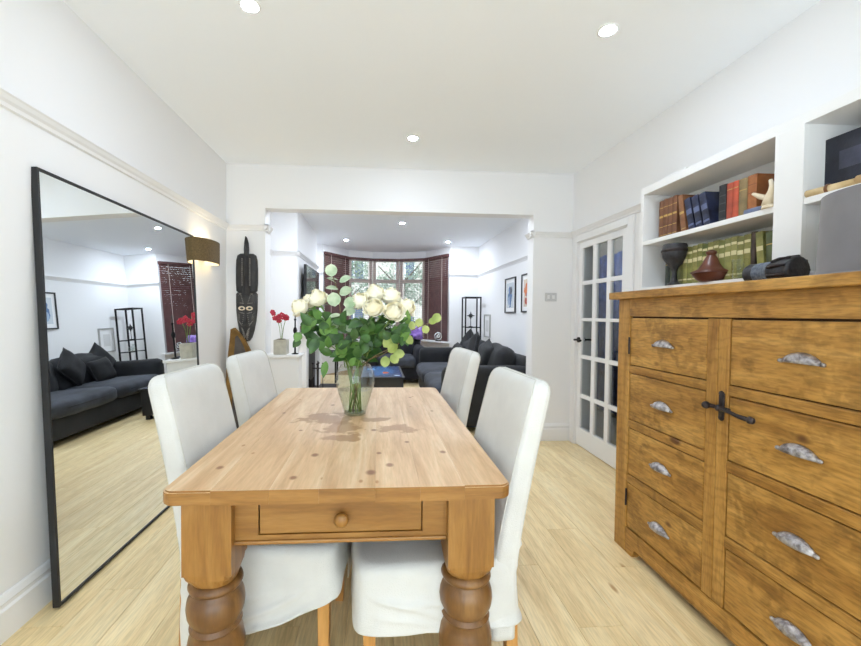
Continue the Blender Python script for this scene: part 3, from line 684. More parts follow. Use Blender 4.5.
bm = BM(); loft(bm, [[(x*wd, -.040-d*yy, z) for x, yy in ((-1, 0), (-.5, 1), (.5, 1), (1, 0))] for wd, d, z in ((.012, .004, .335), (.013, .014, .27), (.022, .026, .195), (.018, .016, .185))]); part(mf, 'nose', bm, M['maskblk'], False, True, 40)
bm = BM(); ball(bm, (0, -.044, .150), .02, (1.2, .5, .55)); part(mf, 'mouth', bm, M['maskblk'], False, True)

# ---- wood slab in the corner
ws = thing('wood_slab', 'tapering charcoal wood slab with brown bark edges standing behind the chairs', 'sculpture', (-1.29, 3.80, 0))
outl = [(-.11, 0), (.24, 0), (.215, .30), (.165, .70), (.11, .90), (.05, 1.02), (-.01, 1.10), (-.045, 1.135), (-.075, 1.12), (-.080, 1.05), (-.095, .92), (-.115, .75), (-.12, .35)]
bm = BM(); prism(bm, outl, -.03, .03, 'y', .008); part(ws, 'bark', bm, M['bark'], False)
inn = [(x*.62+.02, z*.93+.01) for x, z in outl]
bm = BM(); prism(bm, inn, -.042, -.028, 'y', .004); part(ws, 'heartwood', bm, M['charwood'], False)

# ---- light switch
sw = thing('light_switch', 'white double light switch on the wall beside the door', 'switch', (1.749, YB, 1.462))
pl_ = bpart(sw, 'plate', M['switchp'], -.06, .06, -.009, 0, -.043, .043, .003, False)
for x in (-.025, .025): bpart(pl_, 'rocker', M['gloss'], x-.012, x+.012, -.014, -.008, -.018, .018, .002, False)

# ---- potted orchid-like flower and candlestick on the stub wall
pt = thing('flower_pot', 'pale concrete pot with small red flowers on the stub wall', 'plant', (-.949, 3.985, .87))
bm = BM(); box(bm, -.062, .062, -.062, .062, 0, .145, .006); box(bm, -.054, .054, -.054, .054, .140, .1456); part(pt, 'pot', bm, M['stone'], False)
bm = BM(); lathe(bm, [(0, .1462), (.05, .1462), (.03, .152), (0, .154)], 14); part(pt, 'soil', bm, M['trunk'], False, True)
for (x1, z1, x2, z2, nf) in ((-.02, .26, -.055, .40, 5), (.02, .27, .045, .36, 5), (.005, .24, -.015, .37, 4)):
    bm = BM(); tube(bm, [(x1*.3, 0, .145), (x1, .01, z1), (x2, .0, z2)], .0032, 6); st = part(pt, 'stem', bm, M['stem'], False, True)
    for k in range(nf):
        bm = BM(); c = Vector((x2+random.uniform(-.035, .035), random.uniform(-.03, .02), z2+random.uniform(-.05, .03)))
        for q in range(5):
            an = 2*PI*q/5+k; ball(bm, c+Vector((math.cos(an)*.014, -.004, math.sin(an)*.014)), .012, (1, .35, 1), 8)
        part(st, 'flower', bm, M['red'], False, True)
cs = thing('candlestick', 'slim dark candlestick with a round knop on the stub wall', 'candlestick', (-.815, 3.985, .87))
bm = BM(); lathe(bm, [(0, 0), (.034, 0), (.034, .006), (.010, .014), (.008, .10), (.009, .20), (.016, .215), (.021, .235), (.016, .255), (.008, .268), (.007, .33), (.013, .342), (.011, .352), (0, .352)], 16); part(cs, 'column', bm, M['blackmetal'], False, True)
bm = BM(); lathe(bm, [(0, .345), (.006, .345), (.006, .425), (0, .43)], 12); part(cs, 'candle', bm, M['charwood'], False, True)

# ---- dresser
DX, D0, D1 = 1.35, .825, 2.135
ds = thing('dresser', 'rustic rough-sawn pine dresser with eight panelled fronts', 'dresser', (1.64, (D0+D1)/2, 0))
bm = BM(); box(bm, DX+.02, 1.93, D0+.02, D1-.02, .06, 1.37); part(ds, 'carcass', bm, M['dark_gap'])
bm = BM(); box(bm, DX+.045, 1.94, D1-.022, D1-.001, .055, 1.37, .002); part(ds, 'side_panel', bm, M['sawnZ'])
bm = BM(); box(bm, DX+.045, 1.94, D0+.001, D0+.022, .055, 1.37, .002); part(ds, 'side_panel', bm, M['sawnZ'])
bm = BM(); box(bm, DX-.042, 1.945, D0-.03, D1+.032, 1.370, 1.408, .004); part(ds, 'top', bm, M['sawnY'])
for a, b in ((D1-.095, D1), (D0, D0+.095)): bpart(ds, 'corner_post', M['sawnZ'], DX, DX+.05, a, b, 0, 1.370, .003)
bpart(ds, 'top_rail', M['sawnY'], DX+.001, DX+.04, D0+.095, D1-.095, 1.276, 1.370, .002)
# plinth with a shallow arch
bm = BM(); prism(bm, [(D0+.095, .135), (D0+.095, .0), (D0+.15, .0), (D0+.17, .045), (D1-.17, .045), (D1-.15, .0), (D1-.095, .0), (D1-.095, .135)][::-1], DX+.002, DX+.04, 'x'); part(ds, 'plinth', bm, M['sawnY'])
ZR = [(1.272, 1.014), (.974, .722), (.680, .426), (.382, .138)]
def handle(parent, y, z, L=.064):
    bm = BM(); nu, nv = 20, 8; g = []
    for i in range(nu+1):
        u = -1+2*i/nu; wv = (1-abs(u)**2.2)**.8; row = []
        for j in range(nv+1):
            th = PI*.5*j/nv*1.0
            hgt = .022*(wv*.95+.06); pr = .030*(wv*.9+.05)
            zz = -.012+ (.034*math.cos(th)*(wv*.9+.1)) - .018*abs(u)**3*0
            xx = -pr*math.sin(th)-.001
            row.append(bm.verts.new((DX+.004+xx, y+u*L, z+zz-.010*u*u*(.3))))
        g.append(row)
    for i in range(nu):
        for j in range(nv): bm.faces.new((g[i][j], g[i+1][j], g[i+1][j+1], g[i][j+1]))
    for s in (0, nu): ball(bm, (DX-.001, y+(-1 if s == 0 else 1)*L*.98, z-.010), .008, (.8, 1.3, .9), 8)
    o = part(parent, 'cup_handle', bm, M['pewter'], smooth=True); md = o.modifiers.new('s', 'SOLIDIFY'); md.thickness = .004
for (a, b, sa, sb, hy) in ((1.538, 2.040, 1.486, None, 1.789), (.922, 1.436, 1.436, 1.4845, 1.174)):
    st = (1.487, 1.538) if a > 1.5 else (1.436, 1.4845)
    bm = BM(); box(bm, DX+.003, DX+.036, st[0], st[1], .138, 1.272, .003); dd = part(ds, 'door', bm, M['sawnZ'])
    for i, (z1, z0) in enumerate(ZR):
        bm = BM(); box(bm, DX+.006, DX+.034, a+.004, b-.004, z0+.004, z1-.004, .004); part(dd, 'drawer_front', bm, M['sawnP'])
        handle(dd, hy, (z0+z1)/2+.002)
        if i < 3: bpart(dd, 'rail', M['sawnY'], DX+.003, DX+.036, a, b, ZR[i+1][0], z0, .004)
    hyy = 2.040 if a > 1.5 else .921
    for zc in (1.12, .30):
        bm = BM(); cyl(bm, (DX, hyy-.002, zc-.045), (DX, hyy-.002, zc+.045), .005, 8); part(dd, 'hinge', bm, M['iron'])
# iron thumb latch across the two doors
lt = BM(); box(lt, DX-.006, DX+.004, 1.447, 1.469, .885, .975, .004)
for zc, sg in ((.975, 1), (.885, -1)): lathe(lt, [(0, .005), (.011, 0), (.015, -.008), (.010, -.016), (0, -.018)], 8, mx=Matrix.Translation((DX-.002, 1.458, zc+sg*.010)) @ Matrix.Diagonal((.35, 1, sg, 1)))
box(lt, DX-.014, DX-.006, 1.41, 1.515, .914, .930, .004); ball(lt, (DX-.014, 1.518, .920), .015); ball(lt, (DX-.012, 1.458, .921), .014)
part(ds, 'latch_plate', lt, M['iron'], smooth=True, angle=40)
bm = BM(); tube(bm, [(DX-.016, 1.445, .922), (DX-.024, 1.405, .920), (DX-.028, 1.36, .914), (DX-.024, 1.325, .911)], [.009, .007, .008, .009], 10); ball(bm, (DX-.022, 1.316, .911), .014); part(ds, 'latch_lever', bm, M['iron'], smooth=True)

# ---- white shelf unit on the dresser
SX0, SX1 = 1.70, 1.965
su = thing('shelf_unit', 'white open wall shelving above the dresser', 'shelf', (SX1, 1.5, 1.409))
ZB, ZM0, ZM1, ZT0, ZT1 = 1.460, 1.731, 1.757, 2.055, 2.100
for nm, b in (('side_board', (SX0, SX1, 2.452, 2.480, 1.409, ZT1)), ('side_board', (SX0, SX1, .55, .578, 1.409, ZT1)), ('base_board', (SX0, SX1, .578, 2.452, 1.409, ZB)),
              ('shelf_board', (SX0+.001, SX1-.007, .578, 1.489, ZM0, ZM1)), ('shelf_board', (SX0+.001, SX1-.007, 1.606, 2.452, ZM0, ZM1)), ('top_board', (SX0, SX1, .578, 2.452, ZT0, ZT1)),
              ('divider', (SX0+.017, SX1-.007, 1.587, 1.605, ZB, ZT0)), ('divider', (SX0+.017, SX1-.007, 1.490, 1.508, ZB, ZT0)), ('front_post', (SX0-.004, SX0+.0165, 1.489, 1.606, ZB, ZT0)), ('back_panel', (SX1-.006, SX1-.001, .578, 2.452, ZB, ZT0))):
    bm = BM(); box(bm, *b, bev=.0015); part(su, nm, bm, M['shelfw'])
bx = thing('white_box', 'small flat white box on top of the shelving', 'box', (1.84, 2.30, ZT1))
bpart(bx, 'body', M['gloss'], -.06, .06, -.09, .09, 0, .035, .004, False); bpart(bx, 'lid', M['shelfw'], -.062, .062, -.092, .092, .035, .048, .003, False)

# ---- books
BC = {}
def bookmat(c, c2=None):
    k = (c, c2)
    if k not in BC: BC[k] = mat('book_cloth_%d' % len(BC), c, .6, c2 or tuple(min(255, int(v*1.18)+4) for v in c), 18, bump=.15, bscale=120)
    return BC[k]
GOLDP = mat('gilt_band', (190, 156, 84), .45); CREAMP = mat('pale_label', (206, 196, 150), .6); SILV = mat('silver_lettering', (92, 102, 136), .5)
def book(label, y, z, w, h, d, m, tilt=0, bands=(), bandm=None, group=None, xs=1.755, text=None):
    """spine towards -x; y is the centre of the foot; tilt leans the top towards +y"""
    t = thing('book', label, 'book', (xs, y, z), 0, group)
    if tilt:
        # pivot about the lower corner the book leans on, so it rests on the shelf
        t.rotation_euler = (-math.radians(tilt), 0, 0); t.location.z = z+abs(math.sin(math.radians(tilt)))*w/2
    bm = BM(); b = .003
    box(bm, 0, d, -w/2, -w/2+b, 0, h); box(bm, 0, d, w/2-b, w/2, 0, h)
    n = 8; o = [(.006-.006*math.cos(-PI/2+PI*k/n)-.004, w/2*math.sin(-PI/2+PI*k/n)) for k in range(n+1)]
    prism(bm, o+[(.004, w/2), (.004, -w/2)], 0, h); cv = part(t, 'cover', bm, m, False)
    bpart(t, 'pages', M['paper'], .004, d-.006, -w/2+b, w/2-b, .004, h-.004, 0, False)
    for f in bands:
        bm = BM(); f0, f1 = (f if isinstance(f, tuple) else (f, f+.018))
        prism(bm, [(x-.0007, yy*.96) for x, yy in o]+[(.003, w/2*.9), (.003, -w/2*.9)], h*f0, h*f1); part(cv, 'spine_band', bm, bandm or GOLDP, False)
    return t
brown = bookmat((104, 66, 44), (126, 84, 56))
yy = 2.384
for k in range(4):
    book(['leftmost brown leather book in the set of four on the upper shelf', 'second brown leather book from the left end of the upper shelf', 'third brown leather book from the left end of the upper shelf', 'fourth brown leather book, next to the leaning brown one'][k], yy-.0195*1, ZM1, .036, .235+.002*(k % 2), .17, brown, 0, ((.08, .095), (.30, .315), (.55, .60), (.80, .815)), group='set of four brown books'); yy -= .0375
book('brown leather book leaning beside the set of four on the upper shelf', 2.178, ZM1, .036, .225, .16, bookmat((122, 80, 50), (146, 100, 66)), 9, ((.1, .115), (.5, .56)))
for k, (y0, tl) in enumerate(((2.118, 13), (2.066, 13), (2.014, 13))):
    book(['dark navy book with silver lettering leaning next to the brown book', 'middle one of three leaning dark navy books', 'rightmost of the three leaning navy books, front cover showing'][k], y0, ZM1, .042, .192, .17 if k == 2 else .15, bookmat((26, 28, 46), (52, 60, 92)), tl, ((.14, .20), (.5, .66)), SILV, 'navy books')
book('black ribbed-spine book upright on the upper shelf', 1.925, ZM1, .042, .195, .16, bookmat((30, 30, 32)), 0, ((.1, .13), (.3, .33), (.5, .53), (.7, .73)), bookmat((58, 58, 60)))
book('brick red book next to the black book', 1.8835, ZM1, .033, .190, .15, bookmat((150, 66, 46)), 0, ((.82, .84),))
book('orange red book between the brick red and the olive book', 1.8505, ZM1, .030, .190, .15, bookmat((172, 74, 50)), 0, ((.82, .84),))
book('olive brown book next to the orange red book', 1.811, ZM1, .044, .188, .15, bookmat((122, 104, 70)), 0, ((.7, .72),))
book('thick tan leather book at the right end of the upper shelf', 1.764, ZM1, .046, .190, .20, bookmat((168, 106, 58), (142, 84, 44)), 0, ((.55, .57), (.75, .77)), bookmat((110, 66, 36)))
bl_ = book('slate blue book lying flat under the carved bird', 1.69, ZM1, .028, .17, .13, bookmat((96, 104, 128)), 0); bl_.rotation_euler = (PI/2, 0, 0); bl_.location = (1.735, 1.781, ZM1+.0145)
# lower row
yy = 2.318; cols = [(52, 60, 54), (84, 92, 62), (104, 110, 66), (118, 120, 68), (142, 140, 78), (136, 136, 72), (150, 146, 82), (140, 140, 76), (112, 122, 62), (148, 146, 80), (146, 142, 78), (138, 140, 76), (150, 148, 84), (156, 150, 86), (132, 130, 70), (146, 140, 76)]
ws_ = [.04, .032, .034, .033, .033, .036, .034, .033, .034, .036, .034, .034, .036, .034, .036, .036]
for k, (c, w) in enumerate(zip(cols, ws_)):
    if k == 0: lab, g = 'dark green book at the left end of the lower shelf behind the goblet', None
    elif k in (1, 2): lab, g = ['moss green book next to the dark green one behind the goblet', 'moss green book next to the first olive book behind the goblet'][k-1], 'moss green books'
    else: lab, g = '%s olive book with pale labels from the left, lower shelf' % ['first', 'second', 'third', 'fourth', 'fifth', 'sixth', 'seventh', 'eighth', 'ninth', 'tenth', 'eleventh', 'twelfth', 'thirteenth'][k-3], 'row of olive books'
    book(lab, yy-w/2, ZB, w-.001, .212+.004*math.sin(k*2.1), .15, bookmat(c, tuple(int(v*.8) for v in c)), 0, ((.12, .16), (.58, .68), (.82, .88)) if k > 2 else ((.6, .62),), CREAMP if k > 2 else GOLDP, g); yy -= w
book('brown-black book beside the olive row on the lower shelf', yy-.012, ZB, .022, .218, .15, bookmat((58, 44, 34)))
book('olive book leaning at the right end of the lower shelf', yy-.056, ZB, .034, .212, .15, bookmat((146, 142, 78), (112, 110, 60)), 5, ((.58, .68),), CREAMP)
book('dark green thick book at the right end of the lower shelf', yy-.100, ZB, .034, .205, .15, bookmat((74, 82, 50)), 4, ((.7, .72),))

# ---- ornaments on the shelving
gb = thing('carved_goblet', 'black carved goblet standing before the olive books', 'goblet', (1.725, 2.205, ZB))
bm = BM(); lathe(bm, [(0, 0), (.036, 0), (.036, .008), (.020, .018), (.014, .04), (.012, .075), (.018, .10), (.040, .125), (.060, .160), (.066, .195), (.062, .225), (.058, .237), (.050, .240), (.046, .228), (0, .215)], 24); cup = part(gb, 'cup', bm, M['bronze'], False, True, 50)
bm = BM(); lathe(bm, [(.064, .19), (.0695, .196), (.0695, .204), (.064, .210)], 24); part(cup, 'carved_band', bm, M['iron'], False, True)
tg = thing('tagine', 'small brown glazed tagine pot with a conical lid', 'pot', (1.735, 1.962, ZB))
bm = BM(); lathe(bm, [(0, 0), (.048, 0), (.060, .012), (.080, .036), (.084, .046), (.078, .050), (0, .048)], 28); part(tg, 'dish', bm, M['terra'], False, True, 50)
bm = BM(); lathe(bm, [(.088, .048), (.086, .054), (.060, .066), (.040, .095), (.026, .125), (.018, .140), (.024, .148), (.024, .156), (.012, .166), (0, .168)], 28); part(tg, 'lid', bm, M['terra'], False, True, 50)
bn = thing('bound_bundle', 'black carved drum lying on its side with grey-blue cord binding', 'ornament', (1.625, 1.530, 1.409))
ax = Matrix.Translation((0, 0, .056)) @ Matrix.Rotation(math.radians(-90), 4, 'X') @ Matrix.Scale(.88, 4) @ Matrix.Translation((0, 0, -.115))
bm = BM(); lathe(bm, [(0, 0), (.050, 0), (.060, .008), (.062, .030), (.056, .060), (.048, .095), (.044, .13), (.042, .17), (.046, .20), (.050, .215), (.044, .23), (0, .23)], 28, mx=ax); part(bn, 'body', bm, M['bronze'], False, True, 50)
bm = BM()
for k in range(6): lathe(bm, [(.0445-.0003*k, .112+k*.012), (.0505-.0003*k, .115+k*.012), (.0505-.0003*k, .121+k*.012), (.0445-.0003*k, .124+k*.012)], 24, mx=ax)
part(bn, 'cord_binding', bm, M['rope'], False, True)
for k in range(9):
    bm = BM(); an = 2*PI*k/9; tube(bm, [ax @ Vector((math.cos(an)*.061, math.sin(an)*.061, .012)), ax @ Vector((math.cos(an)*.062, math.sin(an)*.062, .06)), ax @ Vector((math.cos(an)*.052, math.sin(an)*.052, .1))], .006, 6); part(bn, 'carved_rib', bm, M['iron'], False, True)
gj = thing('glass_jar', 'small clear glass tumbler beside the cord-bound drum', 'glass', (1.73, 1.79, ZB))
bm = BM(); lathe(bm, [(0, .004), (.030, .004), (.034, .095), (.032, .095), (.028, .010), (0, .010)], 20); part(gj, 'wall', bm, M['vaseglass'], False, True)
bm = BM(); lathe(bm, [(0, 0), (.031, 0), (.031, .0045), (0, .0045)], 20); part(gj, 'base', bm, M['vaseglass'], False)
bd = thing('carved_bird', 'pale carved wooden bird on the upper shelf end', 'ornament', (1.715, 1.640, ZM1))
bm = BM(); tube(bm, [(0, .015, .012), (0, 0, .045), (0, -.012, .075), (0, -.008, .10), (0, .0, .125)], [.020, .022, .017, .010, .007], 10); part(bd, 'body', bm, M['bone'], False, True)
bm = BM(); tube(bm, [(0, -.005, .04), (-.004, .04, .062), (-.006, .075, .085)], [.012, .012, .006], 10); part(bd, 'wing', bm, M['bone'], False, True)
bm = BM(); lathe(bm, [(0, 0), (.03, 0), (.026, .014), (0, .016)], 12); part(bd, 'foot', bm, M['bone'], False, True)
# right-hand bay
nb = thing('navy_box', 'dark navy box file standing in the upper right shelf bay', 'box', (1.86, 1.40, ZM1))
bpart(nb, 'body', bookmat((26, 28, 40)), -.07, .07, -.115, .115, 0, .235, .003, False); bpart(nb, 'spine_label', bookmat((52, 54, 70)), -.0715, -.0695, -.04, .04, .10, .17, 0, False)
for k, (y, r, L, lb) in enumerate(((1.42, .017, .20, 'longer pale brown rolled parchment lying on the right shelf'), (1.25, .020, .16, 'thicker tan rolled parchment lying nearer the frame edge'))):
    t = thing('rolled_parchment', lb, 'scroll', (1.725+.012*k, y, ZM1+r), .1)
    bm = BM(); n = 40; vs = []
    for i in range(n+1):
        th = i/n*4*PI; rr = r*(.55+.45*i/n); vs.append((rr*math.cos(th), rr*math.sin(th)))
    A = [bm.verts.new((a, -L/2, b)) for a, b in vs]; B = [bm.verts.new((a, L/2, b)) for a, b in vs]
    for i in range(n): bm.faces.new((A[i], A[i+1], B[i+1], B[i]))
    o = part(t, 'sheet', bm, mat('parchment_%d' % k, ((198, 170, 122), (178, 142, 92))[k], .7, ((222, 200, 158), (206, 176, 126))[k], 20), False, True)
    md = o.modifiers.new('s', 'SOLIDIFY'); md.thickness = .0012
    bm = BM(); lathe(bm, [(r+.0005, -.006), (r+.002, -.004), (r+.002, .004), (r+.0005, .006)], 20, mx=Matrix.Rotation(PI/2, 4, 'X')); part(t, 'tie', bm, M['brownwood'], False, True)
dm = thing('grey_drum_shade', 'large grey suede drum standing at the right end of the dresser', 'lampshade', (1.60, 1.085, 1.409))
bm = BM(); lathe(bm, [(.205, 0), (.197, .262), (.195, .262), (.203, 0)], 48); part(dm, 'shade', bm, M['suede'], False, True, 40)
bm = BM(); lathe(bm, [(.2055, 0), (.2075, .002), (.2065, .010), (.2045, .010)], 48); part(dm, 'lower_trim', bm, M['suede'], False, True)
bm = BM()
for k in range(3):
    an = k*2*PI/3; cyl(bm, (0, 0, .20), (math.cos(an)*.198, math.sin(an)*.198, .20), .002, 6)
lathe(bm, [(.014, .198), (.02, .198), (.02, .203), (.014, .203)], 16); part(dm, 'spider', bm, M['blackmetal'], False)
def stand_frame(label, loc, w, h, m, ti, mi, rz):
    t = thing('picture_frame', label, 'frame', loc, rz)
    for b in ((-.008, .008, -w/2, -w/2+ti, 0, h), (-.008, .008, w/2-ti, w/2, 0, h), (-.008, .008, -w/2+ti, w/2-ti, 0, ti), (-.008, .008, -w/2+ti, w/2-ti, h-ti, h)):
        bpart(t, 'frame_bar', m, *b, .002, False)
    bpart(t, 'picture', mi, -.002, .004, -w/2+ti, w/2-ti, ti, h-ti, 0, False); return t
f1 = stand_frame('antique gold picture frame tilted inside the lower right bay', (1.765, 1.405, ZB+.014), .12, .235, M['gold'], .022, M['bone'], 0); f1.rotation_euler = (math.radians(11), 0, 0)
stand_frame('thin black picture frame behind the grey drum', (1.90, 1.425, ZB), .13, .17, M['black'], .012, mat('pale_print', (206, 204, 200), .5), 0)

# ---- vase and bouquet
VX, VY, VZ = -.108, 1.966, .78
vs_ = thing('glass_vase', 'clear glass vase half full of water on the table', 'vase', (VX, VY, VZ))
VP = [(.046, 0), (.052, .004), (.060, .03), (.072, .07), (.086, .115), (.095, .155), (.096, .18), (.090, .21), (.080, .232), (.074, .245)]
bm = BM(); lathe(bm, VP+[(r-.003, z) for r, z in VP[::-1][:-1]]+[(.044, .012), (0, .012)], 40); bmesh.ops.delete(bm, geom=[], context='VERTS')
part(vs_, 'wall', bm, M['vaseglass'], False, True)
bm = BM(); lathe(bm, [(0, 0), (.046, 0), (.0525, .0045), (.052, .0115), (0, .0118)], 40); part(vs_, 'base', bm, M['vaseglass'], False, True, 40)
bm = BM(); lathe(bm, [(0, .0125), (.0475, .0125), (.056, .032), (.0685, .07), (.0825, .115), (.0855, .125), (0, .125)], 40); part(vs_, 'water', bm, M['water'], False, True, 40)

def frame_of(d):
    d = d.normalized(); s = d.cross(Vector((0, 0, 1)))
    s = s.normalized() if s.length > 1e-3 else Vector((1, 0, 0)); return d, s, s.cross(d)
def leafmesh(bm, base, d, nrm, L, Wd, curl=.15, fold=.15, rnd=False):
    d = d.normalized(); nrm = (nrm-d*nrm.dot(d)).normalized(); s = d.cross(nrm); n = 7; rows = []
    for i in range(n+1):
        t = i/n
        wd = Wd/2*((math.sin(PI*t)**.55) if rnd else (math.sin(PI*t**.8)**.9))
        c = base+d*L*t-nrm*curl*L*t*t
        rows.append([bm.verts.new(c+s*wd*k+nrm*fold*wd*abs(k)) for k in (-1, -.5, 0, .5, 1)])
    for A, B in zip(rows, rows[1:]):
        for k in range(4):
            try: bm.faces.new((A[k], A[k+1], B[k+1], B[k]))
            except ValueError: pass
    bmesh.ops.remove_doubles(bm, verts=bm.verts, dist=1e-5)
def bez(p0, p1, p2, n=10): return [p0*(1-t)**2+p1*2*t*(1-t)+p2*t*t for t in [k/n for k in range(n+1)]]
R0 = random.Random(11)
def stem_pts(head, k):
    """a stem from the vase floor through its neck to a head"""
    an = k*2.4; foot = Vector((VX-math.cos(an)*.030, VY-math.sin(an)*.030, VZ+.016))
    neck = Vector((VX+(head.x-VX)*.16+math.cos(an)*.018, VY+(head.y-VY)*.3+math.sin(an)*.018, VZ+.245))
    low = [foot.lerp(neck, q/5) for q in range(5)]
    return low+bez(neck, Vector((neck.x+(head.x-neck.x)*.35, neck.y+(head.y-neck.y)*.35, neck.z+(head.z-neck.z)*.62)), head, 9)
def addleaf(t, parent, base, d, L, Wd, m, rnd=False, nrm=None, name='leaf', curl=.15):
    bm = BM(); leafmesh(bm, base, d, nrm or Vector((R0.uniform(-.4, .4), -.7, .8)), L, Wd, curl, .18, rnd); o = part(parent, name, bm, m, smooth=True); return o
def rose(label, head, axis, R, k, ylw=.0):
    t = thing('rose', label, 'rose', (VX, VY, VZ+.016), 0, 'cream roses in the vase')
    d, s, u = frame_of(axis); mx = Matrix(((s.x, u.x, d.x, head.x), (s.y, u.y, d.y, head.y), (s.z, u.z, d.z, head.z), (0, 0, 0, 1)))
    for nm, layers, m in (('outer_petals', ((5, 1.0, .85, .75, 0), (5, .90, 1.05, .50, .6)), M['petaly']), ('inner_petals', ((4, .82, 1.30, 0, .2), (4, .70, 1.45, 0, .9), (3, .56, 1.56, 0, .3), (3, .40, 1.64, 0, 1.3), (2, .26, 1.68, 0, .1), (2, .13, 1.70, 0, .8)), M['petal'])):
        bm = BM()
        for (cnt, rad, hgt, flare, off) in layers:
            for q in range(cnt):
                th0 = off+2*PI*q/cnt+R0.uniform(-.15, .15); span = 2*PI/cnt*1.45; g = []; hj = R0.uniform(.92, 1.06)
                for i in range(8):
                    v = i/7; row = []
                    for j in range(7):
                        uu = -1+2*j/6; th = th0+uu*span/2
                        if rad > .8:      # opened guard petals rolling back at the rim
                            r = R*rad*(.25+.75*math.sin(min(1, v*1.25)*PI/2)**.8)+R*flare*.9*max(0, v-.6)**1.5
                            zz = R*hgt*hj*v*(1-.18*uu*uu*v)-R*.55-R*flare*1.1*max(0, v-.72)**1.5
                        else:             # overlapping wrapped petals closing over the heart
                            r = R*rad*(.35+.65*math.sin(min(1, v*1.5)*PI/2))*(1-.42*max(0, v-.55)**1.2)
                            zz = R*hgt*hj*v*(1-.10*uu*uu*v)-R*.55
                        rim = (1+.13*uu)*(1-.05*uu*uu)+.035*v*v*math.sin(uu*4+q*2.1+cnt)
                        row.append(bm.verts.new(mx @ Vector((r*rim*math.cos(th), r*rim*math.sin(th), zz))))
                    g.append(row)
                for A, B in zip(g, g[1:]):
                    for j in range(6): bm.faces.new((A[j], A[j+1], B[j+1], B[j]))
        part(t, nm, bm, m, smooth=True)
    pts = stem_pts(head-d*R*.55, k)
    bm = BM(); tube(bm, pts, .0027, 7); st = part(t, 'stem', bm, M['stem'], smooth=True)
    bm = BM(); c = head-d*R*.5
    ball(bm, c, R*.30, (1, 1, 1), 10); part(t, 'hip', bm, M['leafm'], smooth=True)
    for q in range(5):
        an = 2*PI*q/5; o = s*math.cos(an)+u*math.sin(an); addleaf(t, t, c+o*R*.25, o*.9-d*.2, R*.75, R*.22, M['leafm'], nrm=d, name='sepal')
    for q in range(4):
        i = 6+int((len(pts)-8)*(q+.3)/4); b = Vector(pts[i]); an = R0.uniform(0, 2*PI)
        dd = Vector((math.cos(an), math.sin(an)*.8-.25, R0.uniform(-.15, .45))); addleaf(t, t, b, dd, R0.uniform(.065, .095), R0.uniform(.042, .058), M['leafd'] if R0.random() < .7 else M['leafm'])
def hp(x, y, z): return Vector((x, y, z))
rose('cream rose at the top left of the main cluster', hp(-.012, 1.99, 1.370), Vector((-.15, -.35, 1)), .050, 0)
rose('cream rose at the top right of the main cluster', hp(.066, 2.00, 1.352), Vector((.15, -.3, 1)), .052, 1)
rose('cream rose facing the camera at the front left of the main cluster', hp(-.018, 1.90, 1.300), Vector((-.05, -.75, .9)), .049, 2)
rose('cream rose facing the camera at the front right of the main cluster', hp(.078, 1.90, 1.282), Vector((.15, -.8, .85)), .049, 3)
rose('cream rose at the far right of the main cluster', hp(.138, 1.97, 1.305), Vector((.7, -.4, .8)), .047, 4)
rose('cream rose at the left edge of the main cluster', hp(-.080, 1.95, 1.335), Vector((-.7, -.5, .7)), .044, 5)
rose('cream rose lowest in the left-hand group of three', hp(-.368, 1.95, 1.300), Vector((-.8, -.5, .7)), .046, 6)
rose('cream rose topmost in the left-hand group of three', hp(-.290, 1.97, 1.342), Vector((-.2, -.4, 1)), .048, 7)
rose('cream rose in the middle of the left-hand group of three', hp(-.335, 2.02, 1.330), Vector((-.5, -.1, 1)), .042, 8)
def sprig(label, pts, leaves, m, k, rnd=True, stm='stembr', grp='green sprigs in the vase', size=(.05, .045)):
    t = thing('leafy_sprig', label, 'foliage', (VX, VY, VZ+.016), 0, grp)
    P_ = [Vector(p) for p in pts]; low = stem_pts(P_[0], k)[:-1]; full = low+P_
    bm = BM(); tube(bm, full, .0024, 6); st = part(t, 'stem', bm, M[stm], smooth=True)
    for (pos, d, L, Wd, nr) in leaves: addleaf(t, t, Vector(pos), Vector(d), L, Wd, m, rnd, Vector(nr), curl=.08)
ev = []
for (x, z, dx, dz, L, fr) in ((-.222, 1.455, -.05, 1, .062, 1), (-.190, 1.438, -1, .25, .058, .2), (-.200, 1.425, -1, .55, .055, .15), (-.185, 1.430, 1, .5, .060, .5), (-.190, 1.395, -1, .15, .062, .35), (-.185, 1.372, 1, .45, .066, .6),
                               (-.205, 1.312, -.15, 1, .070, 1), (-.165, 1.322, 1, .25, .066, .8), (-.170, 1.285, 1, .1, .064, .6), (-.175, 1.270, -1, -.1, .060, .3), (-.175, 1.232, -1, -.2, .060, .6), (-.160, 1.215, 1, -.1, .055, .8)):
    ev.append(((x, 1.93, z), (dx, -.15, dz), L, L*.95, (0, -fr, 1-fr+.15)))
sprig('tall eucalyptus sprig with round pale leaves at the left of the bouquet', [(-.165, 1.95, 1.16), (-.18, 1.94, 1.28), (-.19, 1.94, 1.38), (-.215, 1.93, 1.455)], ev, M['leafe'], 9)
sprig('thin yellow-green sprig reaching out to the right of the bouquet', [(.09, 1.92, 1.12), (.15, 1.92, 1.19), (.22, 1.92, 1.225), (.275, 1.92, 1.24)],
      [((.17, 1.92, 1.20), (-.1, 0, 1), .045, .035, (0, -1, .2)), ((.20, 1.92, 1.215), (.1, -.1, .9), .045, .040, (0, -1, .2)), ((.23, 1.92, 1.225), (.2, -.1, -1), .042, .038, (0, -1, .3)), ((.25, 1.92, 1.235), (.9, 0, .5), .042, .036, (0, -1, .5)), ((.275, 1.92, 1.24), (.5, 0, .8), .05, .045, (0, -1, .2)), ((.135, 1.92, 1.18), (.5, -.3, -.7), .06, .04, (0, -1, .3))], M['leafy'], 10)
